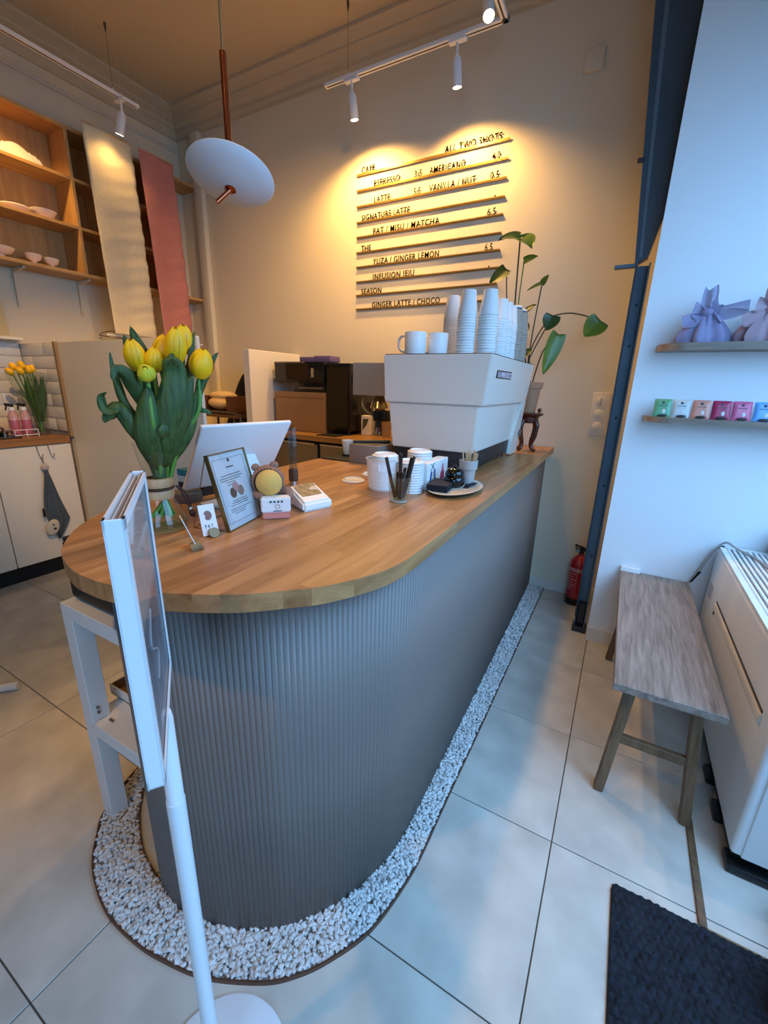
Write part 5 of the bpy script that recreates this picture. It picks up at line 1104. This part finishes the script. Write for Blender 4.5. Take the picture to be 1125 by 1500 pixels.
# ================================================================ PENDANT LAMP
pl = thing('pendant_lamp', 'white disc pendant lamp on a copper stem above the counter', 'lamp', (-1.173, 1.1, 1.79))
Cc = Vector((-1.170, 1.1, 1.851)); nn = Vector((.106, -.291, -.951)).normalized(); u, w, d = frame(nn); m3 = Matrix(((u.x, w.x, d.x), (u.y, w.y, d.y), (u.z, w.z, d.z)))
bm = NB(); lathe(bm, Cc, [(0, -.012), (.06, -.010), (.11, -.006), (.1265, -.002), (.128, .001), (.1265, .004), (.10, .020), (.06, .034), (.03, .040), (0, .0415)], 64, m3); part('disc', bm, m_frost, pl, 50)
ap = Cc+nn*.041
bm = NB(); lathe(bm, ap, [(.007, -.002), (.0165, -.001), (.0165, .003), (.008, .006), (0, .006)], 24, m3); part('collar', bm, m_copper, pl, 50)
bm = NB(); tube(bm, [ap+nn*.002, (-1.186, 1.051, 1.769)], .0068, 16); part('toggle', bm, m_copper, pl, 50)
bm = NB(); tube(bm, [(-1.173, 1.1, 1.855), (-1.173, 1.1, 2.151)], .0095, 16); part('stem', bm, m_copper, pl, 50)
bm = NB(); tube(bm, [(-1.173, 1.1, 2.151), (-1.173, 1.1, ZC)], .0032, 8); part('cord', bm, m_brass, pl, 50)
bm = NB(); lathe(bm, (-1.173, 1.1, ZC-.03), [(.01, 0), (.05, .01), (.05, .03)], 24); part('ceiling_rose', bm, m_copper, pl, 50)

# ================================================================ STEEL POST, PANEL, EXTINGUISHER
t = thing('steel_post', 'dark steel channel post standing at the edge of the white pier', 'post', (-.035, 2.31, 0))
bm = NB()
for a, b in (((-.066, 2.285, 0), (-.060, 2.345, 1.775)), ((-.066, 2.339, 0), (-.012, 2.345, 1.775)), ((-.018, 2.285, 0), (-.012, 2.345, 1.775))): box(bm, a, b, .001, 1)
part('channel', bm, m_slate, t)
bm = NB(); box(bm, (-.068, 2.282, .09), (-.061, 2.284, 1.77)); part('edge_strip', bm, m_dark, t)
bm = NB(); box(bm, (-.056, 2.30, .04), (-.022, 2.339, .16), .002, 1); part('foot_block', bm, m_black, t)
bm = NB(); box(bm, (-.072, 2.275, 0), (-.006, 2.35, .03), .002, 1); part('foot_plate', bm, m_dark, t)
for z in (.42, .80, 1.13, 1.45, 1.62):
    bm = NB(); lathe(bm, (-.039, 2.3385, z), [(0, 0), (.006, 0), (.005, .004), (0, .004)], 10, Matrix.Rotation(PI/2, 3, 'X')); part('bolt', bm, m_dark, t)
bm = NB(); box(bm, (-.150, 2.30, 1.766), (-.06, 2.33, 1.780), .002, 1); part('latch_bar', bm, m_slate, t)
t = thing('shutter_panel', 'dark slate metal panel hanging above the steel post', 'panel', (-.06, 2.33, 1.78))
bm = NB(); extr(bm, [(-.073, 2.30, 1.775), (-.028, 2.30, 1.80), (.0025, 2.30, 1.95), (.0025, 2.30, 3.19), (-.206, 2.30, 3.19)], (0, .05, 0)); part('panel', bm, m_slate2, t)
bm = NB(); extr(bm, [(-.060, 2.2985, 1.80), (-.050, 2.2985, 1.80), (-.145, 2.2985, 3.18), (-.165, 2.2985, 3.18)], (0, .002, 0)); part('fold', bm, m_slate, t)
bm = NB(); box(bm, (-.128, 2.295, 2.150), (-.100, 2.31, 2.166), .003); part('stud', bm, m_dark, t)
fe = thing('fire_extinguisher', 'small red fire extinguisher on the floor behind the steel post', 'fire extinguisher', (-.098, 2.63, 0))
EX, EY = -.098, 2.63
bm = NB(); lathe(bm, (EX, EY, 0), [(0, 0), (.050, 0), (.054, .006), (.054, .045), (0, .045)], 30); part('foot_ring', bm, m_black, fe, 50)
bm = NB(); lathe(bm, (EX, EY, .045), [(.053, 0), (.053, .20), (.048, .23), (.030, .258), (.016, .268), (.016, .28), (0, .28)], 30); part('cylinder', bm, m_red, fe, 50)
bm = NB(); lathe(bm, (EX, EY, .218), [(.0535, 0), (.0538, .002), (.0538, .018), (.0535, .02)], 30, cap=False); part('band', bm, M('band_pink', '#b98a8c', .5), fe, 50)
for k in range(6):
    bm = NB(); z = .20-.018*k; pts = [(EX+.0542*math.cos(a), EY+.0542*math.sin(a), z) for a in [PI*1.18+.1*q for q in range(7 if k % 2 else 9)]]
    v0 = [bm.verts.new(p) for p in pts]; v1 = [bm.verts.new((p[0], p[1], p[2]+.006)) for p in pts]
    for q in range(len(pts)-1): bm.faces.new((v0[q], v0[q+1], v1[q+1], v1[q]))
    part('printed_line', bm, M('label_pink', '#cf8f8f', .5), fe)
bm = NB(); lathe(bm, (EX, EY, .325), [(.014, 0), (.016, .01), (.012, .03), (0, .03)], 16); part('valve', bm, m_black, fe, 50)
bm = NB(); tube(bm, [(EX-.04, EY-.01, .372), (EX+.005, EY, .36), (EX+.035, EY, .335)], .007, 8); tube(bm, [(EX-.035, EY-.01, .352), (EX+.03, EY, .345)], .006, 8); part('lever', bm, m_black, fe, 50)
bm = NB(); lathe(bm, (EX-.02, EY-.018, .345), [(0, 0), (.011, 0), (.011, .008), (0, .008)], 14, Matrix.Rotation(PI/2, 3, 'X')); part('gauge', bm, m_steel, fe, 50)
bm = NB(); tube(bm, smooth_path([(-.035, 2.42, .42), (-.022, 2.42, .30), (-.018, 2.42, .18), (-.022, 2.40, .08), (-.035, 2.37, .035), (-.045, 2.35, .03)], 6), .004, 8); solo('cable', bm, m_black, 'black cable looping at the foot of the steel post', 'cable', 60)

# ================================================================ BENCH
bn = thing('bench', 'narrow grey-brown wooden bench with splayed legs against the white pier', 'bench', (.235, 1.745, 0))
bm = NB(); box(bm, (.096, 1.262, .402), (.372, 2.222, .427), .002, 1); part('seat', bm, m_bench, bn)
def legp(x0, y0, x1, y1):
    A, B = Vector((x0, y0, 0)), Vector((x1, y1, .402)); bm = NB(); w = .0145
    vb_ = [bm.verts.new(A+Vector((sx*w, sy*w, 0))) for sx, sy in ((-1, -1), (1, -1), (1, 1), (-1, 1))]; vt_ = [bm.verts.new(B+Vector((sx*w*1.05, sy*w*1.1, 0))) for sx, sy in ((-1, -1), (1, -1), (1, 1), (-1, 1))]
    bm.faces.new(list(reversed(vb_))); bm.faces.new(vt_)
    for k in range(4): bm.faces.new((vb_[k], vb_[(k+1) % 4], vt_[(k+1) % 4], vt_[k]))
    bmesh.ops.bevel(bm, geom=bm.edges[:], offset=.003, segments=2, affect='EDGES'); part('leg', bm, m_benchl, bn, 40)
legp(.117, 1.296, .153, 1.345); legp(.354, 1.300, .318, 1.345); legp(.117, 2.10, .153, 2.05); legp(.354, 2.10, .318, 2.05)
for y in (1.322, 2.074):
    bm = NB(); box(bm, (.130, y-.009, .185), (.342, y+.009, .215), .002, 1); part('stretcher', bm, m_benchl, bn)
t = thing('cable_box', 'white cable cover on the pier wall at the back of the bench', 'cable cover', (.138, YP, .36))
bm = NB(); box(bm, (.096, YP-.026, .36), (.178, YP-.001, .448), .004); part('cover', bm, m_plastic, t, 30)

# ================================================================ WHITE AIR UNIT (right)
ac = thing('air_unit', 'large white floor-standing air unit with slatted top beside the bench', 'air unit', (.70, 1.7, 0))
AX0, AX1, AY0, AY1, AZ0, AZ1 = .438, .93, 1.205, 2.205, .055, .628
bm = NB(); box(bm, (AX0, AY0, AZ0), (AX1, AY1, AZ1-.012), .012, 3); part('housing', bm, m_white, ac, 40)
bm = NB(); box(bm, (AX0+.022, AY0-.006, AZ0+.004), (AX1-.01, AY0+.01, AZ1-.02), .005, 2); part('end_panel', bm, m_white, ac, 40)
bm = NB(); box(bm, (AX0+.002, AY0+.002, AZ1-.012), (AX0+.022, AY1-.002, AZ1)); box(bm, (AX0+.002, AY1-.022, AZ1-.012), (AX1, AY1-.002, AZ1)); box(bm, (AX0+.002, AY0+.002, AZ1-.012), (AX1, AY0+.022, AZ1)); part('top_frame', bm, m_white, ac)
bm = NB(); box(bm, (AX0+.022, AY0+.022, AZ1-.0125), (AX1, AY1-.022, AZ1-.0105)); part('grille_gap_shade', bm, M('grille_shadow', '#7f8588', .8), ac)  # grey sheet standing in for the shade between the slats
x = AX0+.030
while x < AX1-.01:
    q = NB(); box(q, (-.0048, AY0+.022, -.0045), (.0048, AY1-.022, .0045), .0012, 1); bm = NB(); merge(bm, q, Matrix.Translation((x, 0, AZ1-.004)) @ Matrix.Rotation(-.1, 4, 'Y')); part('slat', bm, m_white, ac); x += .0178
bm = NB(); box(bm, (AX0-.002, 1.29, .452), (AX0+.004, 1.985, .459)); part('slot', bm, m_black, ac)
bm = NB(); box(bm, (AX0-.007, 1.285, .420), (AX0+.002, 1.99, .450), .003, 2); part('handle_ledge', bm, m_trim, ac, 40)
bm = NB(); box(bm, (AX0-.004, 1.98, .40), (AX0, 1.99, .418), .001); part('screw_cap', bm, m_black, ac)
bm = NB(); box(bm, (AX0-.0015, 2.09, .415), (AX0+.001, 2.155, .475), .0008, 1); part('sticker', bm, M('sticker_grey', '#b7b5b4', .5), ac)
bm = NB(); box(bm, (AX0+.01, AY0+.02, .018), (AX1-.02, AY1-.02, AZ0+.006), .006); part('base', bm, m_black, ac, 40)
bm = NB(); box(bm, (AX0, AY0-.012, .0), (AX1-.04, AY0+.05, .026), .006); part('base_rail', bm, m_black, ac, 40)
for y in (1.35, 1.50, 1.95):
    bm = NB(); box(bm, (AX0-.008, y, 0), (AX0+.05, y+.07, .03), .008); part('foot', bm, m_black, ac, 40)
bm = NB(); tube(bm, smooth_path([(.375, 2.218, .43), (.395, 2.20, .50), (.425, 2.19, .60), (.455, 2.175, .652), (.49, 2.15, .640), (.525, 2.11, .634), (.545, 2.05, .634), (.56, 1.97, .634), (.60, 1.92, .634), (.66, 1.90, .634)], 6), .0045, 8); solo('cable', bm, m_greycer, 'grey cable running from behind the bench over the white air unit', 'cable', 60)
bm = NB(); tube(bm, [(.377, 2.2165, .434), (.397, 2.20, .495)], [.005, .007], 8); solo('cable_plug', bm, m_black, 'black plug end of the grey cable at the bench corner', 'plug', 50)
bm = NB(); lathe(bm, (.66, 2.15, AZ1), [(0, 0), (.055, 0), (.060, .02), (.052, .10), (.03, .12), (0, .12)], 24); solo('jug', bm, m_slate, 'blue-grey rounded jug on the air unit at the right picture edge', 'jug', 50)

# ================================================================ WALL SHELVES, SACHETS, GIFT WRAPS (right)
def ledge(z0, z1, label):
    n = 14; pts = [(.066, YP)]+[(.066+.10*(1-math.cos(PI/2*k/n)), YP-.135*math.sin(PI/2*k/n)) for k in range(1, n+1)]
    pts += [(.90, YP-.135), (.90, YP)]; bm = NB(); prism(bm, pts, z0, z1)
    return solo('wall_shelf', bm, m_wshelf, label, 'shelf', 30)
ledge(1.413, 1.440, 'upper wooden wall shelf with a rounded end carrying wrapped gifts')
ledge(1.133, 1.155, 'lower wooden wall shelf with a rounded end carrying tea sachets')
SC = [('#5f9b72', 'green'), ('#b9bcb6', 'pale grey'), ('#d08a74', 'salmon orange'), ('#a82b50', 'crimson'), ('#cf5f80', 'rose pink'), ('#6fa9dc', 'light blue'), ('#7fae6a', 'leaf green')]
for k, (c, nm) in enumerate(SC):
    x0 = .096+.0655*k; t = thing('tea_sachet', '%s square tea sachet standing on the lower wall shelf' % nm, 'tea sachet', (x0+.03, 2.14, 1.155), 'tea sachets on the lower shelf')
    wS, hS = .061, .074; o_ = Vector((x0, 2.135-.002*(k % 2), 1.1552)); mt = basis(o_, (1, .06*math.sin(k*2), 0), (0, .28, 1))
    ms = M('sachet_'+nm.replace(' ', '_'), c, .35, bump=.2, bscale=40)
    def sf(u, v): 
        e = min(u, 1-u, v, 1-v); return mt @ Vector((u*wS, v*hS, .0012+.007*min(1, e*5)**.6))
    def sb2(u, v):
        e = min(u, 1-u, v, 1-v); return mt @ Vector((u*wS, v*hS, -.0007-.005*min(1, e*5)**.6))
    bm = NB(); grid(bm, 12, 12, sf); grid(bm, 12, 12, sb2); part('pouch', bm, ms, t, 60)
    for a, b in (((0, 0, -.001), (wS, .004, .0015)), ((0, hS-.004, -.001), (wS, hS, .0015))):
        q = NB(); box(q, a, b); bm = NB(); merge(bm, q, mt); part('seal', bm, ms, t)
    q = NB(); lathe(q, (wS*.5, hS*.78, .0085), [(0, 0), (.005, 0), (.005, .0005), (0, .0005)], 14); bm = NB(); merge(bm, q, mt); part('printed_emblem', bm, M('print_dk', '#3b3f45', .7), t)
    q = NB(); box(q, (wS*.25, hS*.60, .0085), (wS*.75, hS*.63, .009)); bm = NB(); merge(bm, q, mt); part('printed_line', bm, M('print_dk', '#4b4f55', .7), t)
    q = NB(); sph(q, (wS*.55, hS*.06, .0075), 1, 14, 8, (wS*.28, hS*.075, .0014)); bm = NB(); merge(bm, q, mt); part('printed_bowl', bm, M('print_black', '#15181c', .6), t, 60)
    q = NB(); sph(q, (wS*.60, hS*.30, .0080), 1, 12, 8, (wS*.10, hS*.13, .0012)); bm = NB(); merge(bm, q, mt); part('printed_cup', bm, M('print_pale', '#c9cac6', .6), t, 60)
def gift(cx, cy, z, w, mat, label, seed):
    rnd = random.Random(seed); t = thing('gift_parcel', label, 'gift', (cx, cy, z), 'organza-wrapped gifts on the upper shelf')
    bm = NB(); box(bm, (cx-w*.20, cy-.025, z+.002), (cx+w*.20, cy+.025, z+.05), .012, 3); part('box', bm, M('gift_box', '#cfcad6', .6), t, 50)
    def bundle(u, v):
        a = 2*PI*u; h = v; r = (.5+.08*math.sin(7*a+seed)+.04*math.sin(13*a))*w*(1-.72*h**1.5)*(1-.15*(1-h)**6); return Vector((cx+r*math.cos(a), cy+r*.55*math.sin(a), z+.001+h*.105))
    bm = NB(); grid(bm, 56, 12, bundle, True); part('wrap', bm, mat, t, 60)
    bm = NB(); sph(bm, (cx, cy-.01, z+.108), 1, 16, 10, (.026, .022, .018)); part('knot', bm, mat, t, 60)
    for a, L, wd, up in ((1.62, .092, .055, 1.4), (3.55, .090, .060, -.5), (.12, .135, .058, .2), (-.55, .065, .060, -.7), (2.65, .055, .06, .1), (4.5, .055, .065, -.9), (.9, .05, .05, .5)):
        d = Vector((math.cos(a), -.25, up if abs(up) > .3 else math.sin(a)*.4)).normalized(); sd = d.cross(Vector((.2, 1, .1))).normalized(); L *= w/.19
        def f(u, v):
            s = (u-.5)*2; wv = wd*(.25+.75*math.sin(PI*min(1, v*.62+.12)))*w/.19
            return Vector((cx, cy-.015, z+.108))+d*(v*L)+sd*(s*wv*.5)+Vector((0, -.006*math.sin(5*s+seed+a), .008*math.sin(3*s+4*v)))
        bm = NB(); grid(bm, 9, 9, f); part('bow_tail', bm, mat, t, 60)
gift(.205, 2.145, 1.44, .175, m_lilac, 'parcel wrapped in lilac organza with a big knot on the upper wall shelf', 1)
gift(.395, 2.145, 1.44, .19, m_blush, 'parcel wrapped in blush pink organza beside the lilac one', 4)

# ================================================================ DOORMAT + BAG
t = thing('doormat', 'dark navy woven doormat at the bottom right corner', 'mat', (.53, .40, 0))
X0, X1, Y0, Y1 = .166, .95, -.25, 1.004
def matf(u, v):
    x = X0+(X1-X0)*u; y = Y0+(Y1-Y0)*v; e = min(x-X0, X1-x, y-Y0, Y1-y)
    i = y/.019; off = .5*(int(math.floor(i)) % 2); hx = abs(math.sin(PI*(x/.017+off+.25*math.sin(y*23)+.18*math.sin(x*41)))); hy = abs(math.sin(PI*i))*(.75+.25*math.sin(x*57+y*31))
    z = .005+.010*(hx*hy)**.7 if e > .004 else .004
    r = .02; cxx = min(max(x, X0+r), X1-r); cyy = min(max(y, Y0+r), Y1-r)
    if (x-cxx) and (y-cyy):
        dd = math.hypot(x-cxx, y-cyy)
        if dd > r: x = cxx+(x-cxx)*r/dd; y = cyy+(y-cyy)*r/dd
    return Vector((x, y, z))
bm = NB(); grid(bm, 170, 290, matf); part('pile', bm, m_mat, t, 60, kind='stuff')
bm = NB(); box(bm, (X0+.003, Y0+.003, .0005), (X1-.003, Y1-.003, .004)); part('backing', bm, m_dark, t)
bm = NB(); box(bm, (.376, 1.006, -.002), (.95, 1.010, .003)); struct('trim_7', bm, m_brass)
t = thing('bag', 'dark blue-grey cloth bag standing on the mat at the right picture edge', 'bag', (.56, .90, .012))
def bagf(u, v):
    a = 2*PI*u; r = (.105-.012*v)*(1-.55*max(0, v-.82)/.18) ; k = 1+.04*math.sin(6*a+3*v); return Vector((.575+r*k*math.cos(a), .90+r*.8*k*math.sin(a), .012+v*.13))
bm = NB(); grid(bm, 40, 16, bagf, True); part('body', bm, m_bag, t, 60)
bm = NB(); lathe(bm, (.575, .90, .125), [(0, .0), (.05, .0), (.045, .017), (0, .022)], 24); part('lid', bm, m_bag, t, 60)
for a in (3.5, 3.75):
    bm = NB(); tube(bm, [(.575+.103*math.cos(a), .90+.085*math.sin(a), .09), (.575+.108*math.cos(a+.12), .90+.09*math.sin(a+.12), .02)], .003, 6); part('seam', bm, m_dark, t)
bm = NB(); lathe(bm, (.585, 1.09, 0), [(0, 0), (.045, 0), (.052, .02), (.05, .07), (.03, .085), (0, .085)], 24); solo('pouf', bm, M('taupe_grey', '#8f8a8a', .8), 'small grey rounded container on the floor between bag and air unit', 'container', 50)
